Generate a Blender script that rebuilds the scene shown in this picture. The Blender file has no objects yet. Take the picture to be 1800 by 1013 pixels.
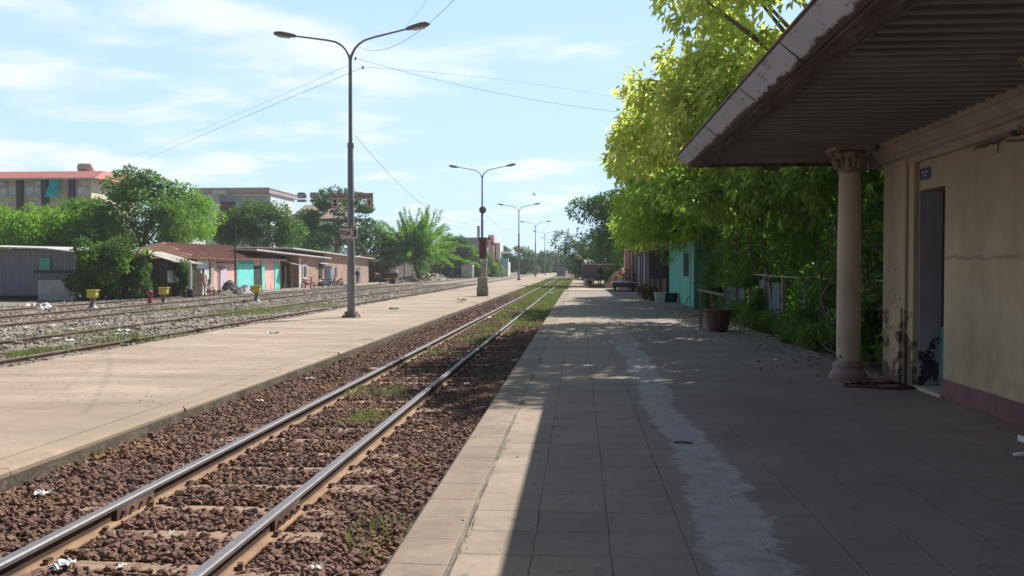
import bpy, math, random
import numpy as np
from mathutils import Vector, Matrix, Euler
R = math.radians
random.seed(7); rng = np.random.default_rng(7)
S = bpy.context.scene; COL = S.collection

# ------------------------------------------------------------------ camera, sky, sun
CAM_Z = 1.45; YAW = R(4.22); PITCH = R(-1.31); F = 1600.0
cd = bpy.data.cameras.new('camera'); cam = bpy.data.objects.new('camera', cd); COL.objects.link(cam)
cam.location = (0, 0, CAM_Z); cam.rotation_euler = (R(90) + PITCH, 0, YAW)
cd.sensor_width = 36; cd.lens = F / 1800 * 36; cd.clip_start = 0.05; cd.clip_end = 4000
S.camera = cam
SUN = Vector((1.82, 2.6, 3.11)).normalized()
SUN_EL = math.asin(SUN.z); SUN_AZ = math.atan2(SUN.x, SUN.y)
w = bpy.data.worlds.new('World'); S.world = w; w.use_nodes = True
nt = w.node_tree; nt.nodes.clear()
def N(nt, t, **k):
    n = nt.nodes.new(t)
    for a, b in k.items(): setattr(n, a, b)
    return n
sky = N(nt, 'ShaderNodeTexSky', sky_type='NISHITA'); sky.sun_disc = False
sky.sun_elevation = SUN_EL; sky.sun_rotation = SUN_AZ; sky.air_density = 1.0; sky.dust_density = 0.6; sky.ozone_density = 2.0
bg = N(nt, 'ShaderNodeBackground'); bg.inputs[1].default_value = 0.10
out = N(nt, 'ShaderNodeOutputWorld')
tc = N(nt, 'ShaderNodeTexCoord'); sep = N(nt, 'ShaderNodeSeparateXYZ')
nt.links.new(tc.outputs['Generated'], sep.inputs[0])
def MA(nt, op, a, b=None, c=None, clamp=False):
    n = nt.nodes.new('ShaderNodeMath'); n.operation = op; n.use_clamp = clamp
    for i, v in enumerate((a, b, c)):
        if v is None: continue
        if isinstance(v, (int, float)): n.inputs[i].default_value = v
        else: nt.links.new(v, n.inputs[i])
    return n.outputs[0]
zz = MA(nt, 'ADD', MA(nt, 'MAXIMUM', sep.outputs[2], 0.0), 0.13)
cmb = N(nt, 'ShaderNodeCombineXYZ')
nt.links.new(MA(nt, 'DIVIDE', sep.outputs[0], zz), cmb.inputs[0]); nt.links.new(MA(nt, 'MULTIPLY', MA(nt, 'DIVIDE', sep.outputs[1], zz), 1.25), cmb.inputs[1])
cmb.inputs[2].default_value = 0.35
cn = N(nt, 'ShaderNodeTexNoise'); cn.inputs['Scale'].default_value = 1.9; cn.inputs['Detail'].default_value = 9; cn.inputs['Roughness'].default_value = 0.5; cn.inputs['Distortion'].default_value = 0.15
nt.links.new(cmb.outputs[0], cn.inputs['Vector'])
az = MA(nt, 'MULTIPLY', sep.outputs[0], -0.24)
m1 = MA(nt, 'ADD', cn.outputs[0], MA(nt, 'ADD', az, -0.03))
cr = N(nt, 'ShaderNodeMapRange'); cr.inputs[1].default_value = 0.50; cr.inputs[2].default_value = 0.72; cr.inputs[4].default_value = 0.8
cr.interpolation_type = 'SMOOTHSTEP'
nt.links.new(m1, cr.inputs[0])
ev = N(nt, 'ShaderNodeMapRange'); ev.inputs[1].default_value = 0.0; ev.inputs[2].default_value = 0.45; nt.links.new(sep.outputs[2], ev.inputs[0])
gr = N(nt, 'ShaderNodeMix', data_type='RGBA'); nt.links.new(ev.outputs[0], gr.inputs[0])
gr.inputs[6].default_value = (5.0, 6.75, 8.7, 1); gr.inputs[7].default_value = (3.9, 5.9, 8.7, 1)
bl = N(nt, 'ShaderNodeMix', data_type='RGBA'); bl.inputs[0].default_value = 0.85
nt.links.new(sky.outputs[0], bl.inputs[6]); nt.links.new(gr.outputs[2], bl.inputs[7])
mx = N(nt, 'ShaderNodeMix', data_type='RGBA'); nt.links.new(cr.outputs[0], mx.inputs[0])
nt.links.new(bl.outputs[2], mx.inputs[6]); mx.inputs[7].default_value = (7.3, 7.65, 8.7, 1)
zf = N(nt, 'ShaderNodeMapRange'); zf.inputs[1].default_value = 0.36; zf.inputs[2].default_value = 0.75; zf.inputs[3].default_value = 1; zf.inputs[4].default_value = 0.38; nt.links.new(sep.outputs[2], zf.inputs[0])
yf = N(nt, 'ShaderNodeMapRange'); yf.inputs[1].default_value = -0.5; yf.inputs[2].default_value = 0.7; yf.inputs[3].default_value = 0.30; yf.inputs[4].default_value = 1; nt.links.new(sep.outputs[1], yf.inputs[0])
vm = N(nt, 'ShaderNodeVectorMath', operation='SCALE'); nt.links.new(mx.outputs[2], vm.inputs[0]); nt.links.new(MA(nt, 'MULTIPLY', zf.outputs[0], yf.outputs[0]), vm.inputs[3])
nt.links.new(vm.outputs[0], bg.inputs[0]); nt.links.new(bg.outputs[0], out.inputs[0])
sd = bpy.data.lights.new('sun', 'SUN'); sd.energy = 5.0; sd.angle = R(0.5); sd.color = (1, 0.95, 0.86)
so = bpy.data.objects.new('sun', sd); COL.objects.link(so)
so.rotation_euler = (-SUN).to_track_quat('-Z', 'Y').to_euler()
S.view_settings.view_transform = 'Standard'; S.view_settings.look = 'None'; S.view_settings.exposure = 0.5; S.view_settings.gamma = 1
S.render.engine = 'CYCLES'
S.cycles.max_bounces = 8; S.cycles.transparent_max_bounces = 8

# ------------------------------------------------------------------ helpers
_rot = Euler((R(90) + PITCH, 0, YAW)).to_matrix()
def ray(px, py): return _rot @ Vector(((px - 900) / F, (506.5 - py) / F, -1))
def at(px, py, z=None, Y=None, X=None):
    d = ray(px, py)
    if z is not None: t = (z - CAM_Z) / d.z
    elif Y is not None: t = Y / d.y
    else: t = X / d.x
    return Vector((d.x * t, d.y * t, CAM_Z + d.z * t))

def tag(o, label=None, cat=None, group=None, kind=None):
    if label: o['label'] = label
    if cat: o['category'] = cat
    if group: o['group'] = group
    if kind: o['kind'] = kind
    return o
def empty(name, loc=(0, 0, 0), rz=0.0, label=None, cat=None, group=None):
    o = bpy.data.objects.new(name, None); COL.objects.link(o); o.location = loc; o.rotation_euler = (0, 0, rz)
    o.empty_display_size = 0.2
    return tag(o, label, cat, group)
def copy_tree(o, parent=None):
    c = o.copy(); COL.objects.link(c); c.parent = parent
    for ch in list(o.children): copy_tree(ch, c)
    return c
class MB:
    def __init__(s): s.v = []; s.f = []; s.sm = []
    def add(s, vs, fs, smooth=False):
        n = len(s.v); s.v += [tuple(v) for v in vs]; s.f += [tuple(i + n for i in f) for f in fs]; s.sm += [smooth] * len(fs); return s
    def box(s, x0, x1, y0, y1, z0, z1):
        v = [(x, y, z) for z in (z0, z1) for y in (y0, y1) for x in (x0, x1)]
        return s.add(v, [(0, 2, 3, 1), (4, 5, 7, 6), (0, 1, 5, 4), (2, 6, 7, 3), (0, 4, 6, 2), (1, 3, 7, 5)])
    def obox(s, c, size, rot=(0, 0, 0), jit=0.0):
        m = Euler(rot).to_matrix(); c = Vector(c); v = []
        for z in (-.5, .5):
            for y in (-.5, .5):
                for x in (-.5, .5):
                    v.append(c + m @ Vector((x * size[0] + random.uniform(-jit, jit), y * size[1] + random.uniform(-jit, jit), z * size[2] + random.uniform(-jit, jit))))
        return s.add(v, [(0, 2, 3, 1), (4, 5, 7, 6), (0, 1, 5, 4), (2, 6, 7, 3), (0, 4, 6, 2), (1, 3, 7, 5)])
    def tube(s, pts, r, n=8, cap=True, flat=1.0):
        pts = [Vector(p) for p in pts]; k = len(pts); rs = r if isinstance(r, (list, tuple)) else [r] * k
        vs = []; fs = []; ref = None
        for i, p in enumerate(pts):
            d = (pts[min(i + 1, k - 1)] - pts[max(i - 1, 0)])
            d = d.normalized() if d.length > 1e-9 else Vector((0, 0, 1))
            a = ref if ref is not None else (Vector((1, 0, 0)) if abs(d.x) < .9 else Vector((0, 1, 0)))
            u = (a - d * a.dot(d)).normalized(); v = d.cross(u); ref = u
            for j in range(n):
                t = 2 * math.pi * j / n; vs.append(p + (u * math.cos(t) + v * math.sin(t) * flat) * rs[i])
        for i in range(k - 1):
            for j in range(n):
                j2 = (j + 1) % n; fs.append((i * n + j, i * n + j2, (i + 1) * n + j2, (i + 1) * n + j))
        s.add(vs, fs, True)
        if cap:
            s.add(vs[:n][::-1], [tuple(range(n))]); s.add(vs[-n:], [tuple(range(n))])
        return s
    def lathe(s, prof, c=(0, 0, 0), n=24, wob=None, smooth=True):
        vs = []; fs = []
        for i, (r, z) in enumerate(prof):
            for j in range(n):
                t = 2 * math.pi * j / n; rr = r * (wob(t, z) if wob else 1)
                vs.append((c[0] + rr * math.cos(t), c[1] + rr * math.sin(t), c[2] + z))
        for i in range(len(prof) - 1):
            for j in range(n):
                j2 = (j + 1) % n; fs.append((i * n + j, i * n + j2, (i + 1) * n + j2, (i + 1) * n + j))
        s.add(vs, fs, smooth)
        s.add(vs[:n][::-1], [tuple(range(n))]); s.add(vs[-n:], [tuple(range(n))])
        return s
    def extrude_y(s, prof, y0, y1, segs=1, smooth=False, wob=0):
        n = len(prof); vs = []; fs = []
        for k in range(segs + 1):
            y = y0 + (y1 - y0) * k / segs; dx = random.uniform(-wob, wob)
            for (x, z) in prof: vs.append((x + dx, y, z))
        for k in range(segs):
            for i in range(n):
                j = (i + 1) % n; fs.append((k * n + i, (k + 1) * n + i, (k + 1) * n + j, k * n + j))
        fs.append(tuple(range(n))); fs.append(tuple(reversed(range(segs * n, segs * n + n))))
        return s.add(vs, fs, smooth)
    def sheet(s, fn, nu, nv, smooth=True):
        vs = [fn(i / nu, j / nv) for j in range(nv + 1) for i in range(nu + 1)]
        fs = [(j * (nu + 1) + i, j * (nu + 1) + i + 1, (j + 1) * (nu + 1) + i + 1, (j + 1) * (nu + 1) + i) for j in range(nv) for i in range(nu)]
        return s.add(vs, fs, smooth)
    def build(s, name, mat, parent=None, loc=None, bevel=0):
        me = bpy.data.meshes.new(name); me.from_pydata(s.v, [], s.f); me.materials.append(mat)
        me.polygons.foreach_set('use_smooth', s.sm); me.update()
        o = bpy.data.objects.new(name, me); COL.objects.link(o)
        if parent: o.parent = parent
        if loc is not None: o.location = loc
        if bevel:
            b = o.modifiers.new('bevel', 'BEVEL'); b.width = bevel; b.segments = 2; b.limit_method = 'ANGLE'
        return o
def np_mesh(name, v, t, mat, parent=None, smooth=False):
    me = bpy.data.meshes.new(name); nv, nf = len(v), len(t)
    me.vertices.add(nv); me.vertices.foreach_set('co', np.ascontiguousarray(v, np.float32).ravel())
    me.loops.add(nf * 3); me.loops.foreach_set('vertex_index', np.ascontiguousarray(t, np.int32).ravel())
    me.polygons.add(nf); me.polygons.foreach_set('loop_start', np.arange(0, nf * 3, 3, dtype=np.int32))
    me.polygons.foreach_set('loop_total', np.full(nf, 3, np.int32))
    me.polygons.foreach_set('use_smooth', np.full(nf, smooth))
    me.materials.append(mat); me.update(calc_edges=True)
    o = bpy.data.objects.new(name, me); COL.objects.link(o)
    if parent: o.parent = parent
    return o

# ------------------------------------------------------------------ materials
class MT:
    def __init__(s, name):
        s.m = bpy.data.materials.new(name); s.m.use_nodes = True; s.t = s.m.node_tree; s.t.nodes.clear()
        s.o = s.n('ShaderNodeOutputMaterial'); s.p = s.n('ShaderNodeBsdfPrincipled'); s.l(s.p.outputs[0], s.o.inputs[0])
        s.tc = s.n('ShaderNodeTexCoord').outputs['Object']
    def n(s, t, **k): return N(s.t, t, **k)
    def l(s, a, b): s.t.links.new(a, b)
    def ma(s, op, a, b=None, c=None, clamp=False): return MA(s.t, op, a, b, c, clamp)
    def noise(s, scale, detail=4, rough=.55, vec=None, stretch=None, dist=0):
        n = s.n('ShaderNodeTexNoise'); n.inputs['Scale'].default_value = scale; n.inputs['Detail'].default_value = detail
        n.inputs['Roughness'].default_value = rough; n.inputs['Distortion'].default_value = dist
        v = vec or s.tc
        if stretch:
            mp = s.n('ShaderNodeMapping'); mp.inputs['Scale'].default_value = stretch; s.l(v, mp.inputs[0]); v = mp.outputs[0]
        s.l(v, n.inputs['Vector']); return n.outputs[0]
    def ramp(s, f, a, b, lo=0., hi=1.):
        n = s.n('ShaderNodeMapRange'); n.inputs[1].default_value = a; n.inputs[2].default_value = b; n.inputs[3].default_value = lo; n.inputs[4].default_value = hi
        s.l(f, n.inputs[0]); return n.outputs[0]
    def mix(s, f, a, b, mode='MIX'):
        n = s.n('ShaderNodeMix', data_type='RGBA', blend_type=mode)
        for i, v in ((0, f), (6, a), (7, b)):
            if isinstance(v, (int, float)): n.inputs[i].default_value = v
            elif isinstance(v, tuple): n.inputs[i].default_value = (*v[:3], 1)
            else: s.l(v, n.inputs[i])
        return n.outputs[2]
    def bump(s, h, strength=.3, dist=.01):
        n = s.n('ShaderNodeBump'); n.inputs['Strength'].default_value = strength; n.inputs['Distance'].default_value = dist
        s.l(h, n.inputs['Height']); s.l(n.outputs[0], s.p.inputs['Normal']); return n.outputs[0]
    def set(s, col=None, rough=.8, metal=0, spec=None):
        if col is not None:
            if isinstance(col, tuple): s.p.inputs['Base Color'].default_value = (*col[:3], 1)
            else: s.l(col, s.p.inputs['Base Color'])
        if isinstance(rough, (int, float)): s.p.inputs['Roughness'].default_value = rough
        else: s.l(rough, s.p.inputs['Roughness'])
        s.p.inputs['Metallic'].default_value = metal
        if spec is not None: s.p.inputs['Specular IOR Level'].default_value = spec
        return s.m
def sc(c, k): return tuple(min(1, x * k) for x in c)
def plain(name, c, rough=.75, var=.25, scale=3, dirt=None, dirtamt=.5, dscale=1.5, bump=.15, bscale=30, metal=0, stretch=None, bdist=.01):
    m = MT(name); n1 = m.noise(scale, 5, .6, stretch=stretch)
    col = m.mix(m.ramp(n1, .3, .7), sc(c, 1 - var), sc(c, 1 + var))
    if dirt:
        n2 = m.noise(dscale, 6, .65, stretch=stretch); col = m.mix(m.ramp(n2, .48, .72, 0, dirtamt), col, dirt)
    if bump: m.bump(m.noise(bscale, 4, .6), bump, bdist)
    return m.set(col, rough, metal)
def leaf_mat(name, a, b, trans, tamt=.45, rough=.5, pscale=.5, sp=0.5, tlow=None):
    m = MT(name); g = m.n('ShaderNodeNewGeometry')
    r = g.outputs['Random Per Island']; n = m.noise(pscale, 3)
    f = m.ma('ADD', m.ma('MULTIPLY', r, .55), m.ma('MULTIPLY', m.ramp(n, .35, .65), .5), clamp=True)
    col = m.mix(f, a, b); m.set(col, rough, 0, sp)
    t = m.n('ShaderNodeBsdfTranslucent'); tcol = m.mix(f, tlow or sc(trans, .6), trans if tlow else sc(trans, 1.25)); m.l(tcol, t.inputs[0])
    ms = m.n('ShaderNodeMixShader'); ms.inputs[0].default_value = tamt
    m.l(m.p.outputs[0], ms.inputs[1]); m.l(t.outputs[0], ms.inputs[2]); m.l(ms.outputs[0], m.o.inputs[0]); return m.m

def mat_tiles():
    m = MT('platform_tiles'); sp = m.n('ShaderNodeSeparateXYZ')
    wn = m.n('ShaderNodeTexNoise'); wn.inputs['Scale'].default_value = 1.7; wn.inputs['Detail'].default_value = 5; wn.inputs['Roughness'].default_value = .65; m.l(m.tc, wn.inputs['Vector'])
    va = m.n('ShaderNodeVectorMath', operation='MULTIPLY_ADD'); m.l(wn.outputs['Color'], va.inputs[0]); va.inputs[1].default_value = (.035, .05, 0); m.l(m.tc, va.inputs[2])
    m.l(va.outputs[0], sp.inputs[0]); x, y = sp.outputs[0], sp.outputs[1]
    xs = m.ma('ADD', x, .215)                               # seams at -0.6,-0.2,0.2 ...
    fx = m.ma('ABSOLUTE', m.ma('SUBTRACT', m.ma('FRACT', m.ma('DIVIDE', xs, .40)), .5))
    fy = m.ma('ABSOLUTE', m.ma('SUBTRACT', m.ma('FRACT', m.ma('DIVIDE', m.ma('ADD', y, m.ma('MULTIPLY', m.ma('LESS_THAN', x, -.61), .17)), .415)), .5))
    sx = m.ramp(fx, .482, .495); sy = m.ramp(fy, .482, .496)
    curb = m.ramp(m.ma('ABSOLUTE', m.ma('ADD', m.ma('ADD', x, m.ma('MULTIPLY', m.noise(7, 3), .02)), .59)), .012, .004)
    inner = m.ma('GREATER_THAN', x, -.62)
    seam = m.ma('MAXIMUM', m.ma('MULTIPLY', sx, inner), sy)
    fade = m.ma('MULTIPLY', m.ramp(m.noise(.9, 4), .38, .6, .3, 1), m.ramp(m.noise(11, 4, .7), .36, .5, .25, 1)); seam = m.ma('MULTIPLY', seam, fade)
    right = m.ramp(x, 1.0, 1.7, 1, .55); seam = m.ma('MULTIPLY', seam, right)
    seam = m.ma('MAXIMUM', seam, m.ma('MULTIPLY', curb, m.ramp(m.noise(2.3, 4), .42, .6, .15, 1)))
    # per tile tone
    cx = m.n('ShaderNodeCombineXYZ'); m.l(m.ma('FLOOR', m.ma('DIVIDE', xs, .40)), cx.inputs[0]); m.l(m.ma('FLOOR', m.ma('DIVIDE', y, .415)), cx.inputs[1])
    wnz = m.n('ShaderNodeTexWhiteNoise', noise_dimensions='2D'); m.l(cx.outputs[0], wnz.inputs['Vector'])
    base = m.mix(m.ramp(m.noise(1.1, 6, .62), .3, .7), (.26, .185, .13), (.41, .315, .225))
    base = m.mix(.5, base, m.mix(wnz.outputs[0], (.28, .21, .155), (.40, .315, .23)))
    base = m.mix(m.ramp(m.noise(9, 5, .7), .5, .75, 0, .5), base, (.18, .13, .095))
    edge = m.ma('MULTIPLY', m.ramp(x, -.58, -.66), m.ramp(m.noise(2.0, 6, .7), .38, .62, .1, .75)); base = m.mix(edge, base, (.20, .135, .09))
    inn = m.ramp(x, -.1, 1.6, .15, .9)                       # paving coloured darker and greyer to deepen the canopy's shade
    base = m.mix(inn, base, m.mix(m.ramp(m.noise(.8, 5), .3, .7), (.175, .145, .145), (.27, .232, .232)))
    # smeared cement repair strip
    px_ = m.ma('ADD', x, m.ma('MULTIPLY', m.ma('SUBTRACT', m.noise(.3, 3), .5), .7))
    pc = m.ma('ABSOLUTE', m.ma('SUBTRACT', px_, .90)); pe = m.ma('ADD', pc, m.ma('MULTIPLY', m.ma('SUBTRACT', m.noise(5, 5, .62, dist=.6), .5), .34))
    pm = m.ma('MULTIPLY', m.ramp(pe, .20, .16), m.ramp(y, 23, 14, 0, 1)); base = m.mix(m.ma('MULTIPLY', pm, m.ramp(m.noise(2.4, 5, .7), .3, .6, .65, .9)), base, m.mix(m.ramp(m.noise(6, 6, .7), .3, .7), (.33, .305, .295), (.50, .47, .455)))
    seam = m.ma('MULTIPLY', seam, m.ma('SUBTRACT', 1, m.ma('MULTIPLY', pm, .75)))
    base = m.mix(m.ramp(m.noise(1.9, 7, .75), .5, .68, 0, .55), base, (.17, .14, .115))
    blot = m.ramp(m.noise(3.6, 7, .75, dist=.5), .58, .64, 0, .5); base = m.mix(blot, base, (.14, .12, .10))
    col = m.mix(m.ma('MULTIPLY', seam, .85), base, (.06, .05, .04))
    h = m.ma('SUBTRACT', m.ma('MULTIPLY', m.noise(45, 5, .7), .35), m.ma('MULTIPLY', seam, 1.2)); m.bump(h, .5, .012)
    return m.set(col, .86)
def mat_slab():
    m = MT('platform_cement'); sp = m.n('ShaderNodeSeparateXYZ'); m.l(m.tc, sp.inputs[0])
    n1 = m.noise(.8, 7, .65, stretch=(.35, 1, 1)); n2 = m.noise(2.4, 6, .68)
    base = m.mix(m.ramp(n1, .32, .68), (.28, .205, .15), (.50, .385, .295))
    base = m.mix(m.ramp(n2, .45, .75, 0, .5), base, (.30, .225, .16))
    base = m.mix(m.ramp(m.noise(.5, 5, .6, stretch=(.4, 1, 1)), .58, .68, 0, .6), base, (.56, .47, .38))
    base = m.mix(m.ramp(m.noise(1.6, 7, .75, stretch=(.16, 1, 1)), .50, .66, 0, .55), base, (.25, .18, .13))
    base = m.mix(m.ramp(m.noise(14, 6, .8), .50, .68, 0, .55), base, (.20, .16, .12))
    base = m.mix(m.ramp(m.noise(3.0, 6, .7, stretch=(.2, 1, 1)), .55, .75, 0, .5), base, (.22, .165, .12))
    edge = m.ramp(sp.outputs[0], -5.6, -4.1, 0, .8); base = m.mix(m.ma('MULTIPLY', edge, m.ramp(m.noise(1.3, 5), .3, .6)), base, (.30, .235, .17))
    # long cracks and pour joints
    vo = m.n('ShaderNodeTexVoronoi', feature='DISTANCE_TO_EDGE'); vo.inputs['Scale'].default_value = .33
    wn = m.n('ShaderNodeTexNoise'); wn.inputs['Scale'].default_value = 1.4; wn.inputs['Detail'].default_value = 6; m.l(m.tc, wn.inputs['Vector'])
    va = m.n('ShaderNodeVectorMath', operation='MULTIPLY_ADD'); m.l(wn.outputs['Color'], va.inputs[0]); va.inputs[1].default_value = (.7, .7, 0); m.l(m.tc, va.inputs[2]); m.l(va.outputs[0], vo.inputs['Vector'])
    cr = m.ma('MULTIPLY', m.ramp(m.ma('ABSOLUTE', m.ma('SUBTRACT', m.noise(1.6, 6, .6, stretch=(.3, 1.8, 1)), .5)), .005, .001), m.ramp(m.noise(.55, 3), .52, .58))
    jy = m.ma('ABSOLUTE', m.ma('SUBTRACT', m.ma('FRACT', m.ma('DIVIDE', m.ma('ADD', sp.outputs[1], m.ma('MULTIPLY', wn.outputs[0], .06)), 3.1)), .5))
    cr = m.ma('MAXIMUM', cr, m.ma('MULTIPLY', m.ramp(jy, .4945, .4985), m.ramp(m.noise(1.1, 4), .42, .56)))
    col = m.mix(m.ma('MULTIPLY', cr, .85), base, (.10, .08, .06))
    m.bump(m.ma('SUBTRACT', m.ma('ADD', m.ma('MULTIPLY', m.noise(35, 5, .7), .3), m.ma('MULTIPLY', n2, .6)), cr), .45, .015)
    return m.set(col, .9)
def mat_curb():
    m = MT('curb_cement'); n = m.noise(2.2, 6, .7)
    col = m.mix(m.ramp(n, .35, .65), (.055, .043, .03), (.16, .13, .10))
    col = m.mix(m.ramp(m.noise(9, 4), .55, .7, 0, .5), col, (.24, .21, .17)); m.bump(m.noise(20, 6, .7), .8, .02)
    return m.set(col, .95)
def mat_ground(name, c1, c2, c3, sc1=.6, grain=18, bd=.03):
    m = MT(name); n1 = m.noise(sc1, 6, .65); n2 = m.noise(grain, 6, .75)
    col = m.mix(m.ramp(n1, .35, .65), c1, c2); col = m.mix(m.ramp(n2, .42, .62, 0, .8), col, c3)
    m.bump(n2, .9, bd); return m.set(col, .95)
def mat_stone(name, a, b, c):
    m = MT(name); g = m.n('ShaderNodeNewGeometry'); r = g.outputs['Random Per Island']
    f = m.ma('ADD', m.ma('MULTIPLY', r, .7), m.ma('MULTIPLY', m.ramp(m.noise(.8, 4), .3, .7), .4), clamp=True)
    col = m.mix(f, a, b); col = m.mix(m.ramp(m.noise(1.1, 4, .6), .52, .68, 0, .7), col, c); m.bump(m.noise(60, 4, .7), .5, .01)
    return m.set(col, .9)
def mat_brick(name, axis='x'):
    m = MT(name); sp = m.n('ShaderNodeSeparateXYZ'); m.l(m.tc, sp.inputs[0]); cb = m.n('ShaderNodeCombineXYZ')
    m.l(sp.outputs[1 if axis == 'x' else 0], cb.inputs[0]); m.l(sp.outputs[2], cb.inputs[1])
    b = m.n('ShaderNodeTexBrick'); m.l(cb.outputs[0], b.inputs[0]); b.inputs['Scale'].default_value = 1
    b.inputs['Brick Width'].default_value = .22; b.inputs['Row Height'].default_value = .09; b.inputs['Mortar Size'].default_value = .008
    b.inputs['Color1'].default_value = (.42, .23, .165, 1); b.inputs['Color2'].default_value = (.50, .295, .215, 1); b.inputs['Mortar'].default_value = (.45, .36, .29, 1)
    col = m.mix(m.ramp(m.noise(.8, 6, .7), .42, .62, 0, .75), b.outputs[0], (.27, .17, .13)); m.bump(b.outputs['Fac'], -.3, .01); return m.set(col, .9)
def mat_wall(name, a):
    m = MT(name); sp = m.n('ShaderNodeSeparateXYZ'); m.l(m.tc, sp.inputs[0]); z = sp.outputs[2]
    c = m.mix(m.ramp(m.noise(.9, 6, .65), .3, .7), sc(a, .74), sc(a, 1.18))
    c = m.mix(m.ramp(m.noise(1.7, 7, .72, stretch=(1, 2.2, .3)), .52, .74, 0, .4), c, sc(a, .45))       # rain streaks
    c = m.mix(m.ramp(m.noise(4, 6, .75), .56, .66, 0, .45), c, (.40, .36, .29))                            # scuffed patches
    line = m.ramp(m.ma('ABSOLUTE', m.ma('SUBTRACT', m.ma('ADD', z, m.ma('MULTIPLY', m.noise(3, 5), .10)), 1.60)), .03, .004)
    c = m.mix(m.ma('MULTIPLY', line, m.ramp(m.noise(1.4, 4), .40, .6, 0, .6)), c, sc(a, .35))
    low = m.ma('MULTIPLY', m.ramp(z, .85, .2), m.ramp(m.noise(5, 6, .7), .35, .65)); c = m.mix(m.ma('MULTIPLY', low, .55), c, (.17, .145, .12))
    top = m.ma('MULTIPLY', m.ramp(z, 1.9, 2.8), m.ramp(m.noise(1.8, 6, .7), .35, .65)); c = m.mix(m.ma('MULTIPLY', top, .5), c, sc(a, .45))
    m.bump(m.ma('ADD', m.noise(18, 6, .7), m.ma('MULTIPLY', m.noise(2.5, 4), 1.5)), .4, .008); return m.set(c, .88)
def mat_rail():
    m = MT('rail_rust_painted_shade'); sp = m.n('ShaderNodeSeparateXYZ'); m.l(m.tc, sp.inputs[0]); f = m.ramp(sp.outputs[2], -.150, -.135)
    foot = m.mix(m.ramp(m.noise(5, 5), .3, .7), (.24, .135, .08), (.38, .24, .15)); web = m.mix(m.ramp(m.noise(5, 5), .3, .7), (.045, .026, .02), (.10, .06, .042))  # web coloured near-black for the shade under the rail head; foot is rust
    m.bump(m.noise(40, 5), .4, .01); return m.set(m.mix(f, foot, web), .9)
def mat_soffit():
    m = MT('corrugated_sheet'); sp = m.n('ShaderNodeSeparateXYZ'); m.l(m.tc, sp.inputs[0])
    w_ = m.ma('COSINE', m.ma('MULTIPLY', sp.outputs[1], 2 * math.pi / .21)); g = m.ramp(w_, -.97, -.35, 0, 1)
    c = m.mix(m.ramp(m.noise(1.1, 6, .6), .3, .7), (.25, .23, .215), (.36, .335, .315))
    c = m.mix(m.ma('MULTIPLY', g, m.ramp(m.noise(.8, 4), .3, .6, .35, .8)), c, (.08, .066, .06))          # flute shading, with some dirt, painted as dark stripes
    c = m.mix(m.ramp(m.noise(.6, 6, .7), .52, .7, 0, .5), c, (.12, .085, .065)); m.bump(m.noise(30, 4), .1); return m.set(c, .85)
def mat_fascia():
    m = MT('fascia_metal'); n = m.noise(1.3, 5, .6); c = m.mix(m.ramp(n, .3, .7), (.40, .42, .50), (.50, .52, .61))
    c = m.mix(m.ramp(m.noise(5, 7, .72, stretch=(2.5, .5, 2.5)), .54, .66, 0, .75), c, (.12, .085, .075))
    c = m.mix(m.ramp(m.noise(1.7, 6, .7), .58, .70, 0, .4), c, (.22, .17, .15)); sp = m.n('ShaderNodeSeparateXYZ'); m.l(m.tc, sp.inputs[0]); rz = m.ma('ADD', sp.outputs[2], m.ma('MULTIPLY', m.noise(2.6, 6, .7, stretch=(.1, 1, .1)), -.10)); c = m.mix(m.ramp(rz, 2.952, 2.938), c, (.055, .028, .022)); m.bump(m.noise(9, 5), .25, .01); return m.set(c, .75)
def mat_peel(name, a, b, thr, scale=3.5, hfade=None, stretch=None):
    m = MT(name); n = m.noise(scale, 6, .6, stretch=stretch); f = n
    if hfade:
        sp = m.n('ShaderNodeSeparateXYZ'); m.l(m.tc, sp.inputs[0]); f = m.ma('ADD', n, m.ramp(sp.outputs[2], 0, hfade, .16, -.12))
    pm = m.ramp(f, thr, thr + .02); soft = m.mix(m.ramp(m.noise(1.2, 5), .3, .7), sc(a, .78), sc(a, 1.12))
    soft = m.mix(m.ramp(m.noise(.7, 6, .7), .52, .75, 0, .35), soft, sc(a, .5))
    col = m.mix(pm, soft, m.mix(m.ramp(m.noise(12, 4), .3, .7), sc(b, .7), sc(b, 1.3)))
    m.bump(m.ma('SUBTRACT', m.ma('MULTIPLY', m.noise(25, 4), .3), pm), .4, .008); return m.set(col, .85)

M = {}
M['tiles'] = mat_tiles(); M['slab'] = mat_slab(); M['curb'] = mat_curb()
M['bed'] = mat_ground('ballast_bed', (.13, .075, .052), (.18, .115, .078), (.07, .04, .03), .8, 22)
M['yard'] = mat_ground('yard_gravel', (.26, .21, .165), (.37, .32, .265), (.15, .12, .095), .35, 9, .05)
M['earth'] = mat_ground('earth', (.20, .16, .10), (.12, .15, .06), (.10, .08, .05), .05, 3)
M['sand'] = mat_ground('sandy_dirt', (.42, .32, .21), (.50, .40, .28), (.30, .22, .15), .6, 12, .02)
M['dirt'] = mat_ground('litter_dirt', (.10, .08, .055), (.15, .12, .085), (.05, .04, .03), .9, 14, .03)
M['stone'] = mat_stone('ballast_stone', (.105, .052, .04), (.25, .145, .11), (.28, .165, .085))
M['gstone'] = mat_stone('yard_stone', (.20, .165, .14), (.44, .39, .34), (.26, .20, .14))
M['railtop'] = plain('polished_rail_head', (.20, .195, .21), .6, .15, 20, dirt=(.22, .15, .12), dirtamt=.5, dscale=5, metal=.45, bump=.05)
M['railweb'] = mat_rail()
M['railrust'] = plain('yard_rail_rust', (.13, .075, .055), .7, .3, 6, dirt=(.30, .22, .17), dscale=3, bump=.4)
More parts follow.
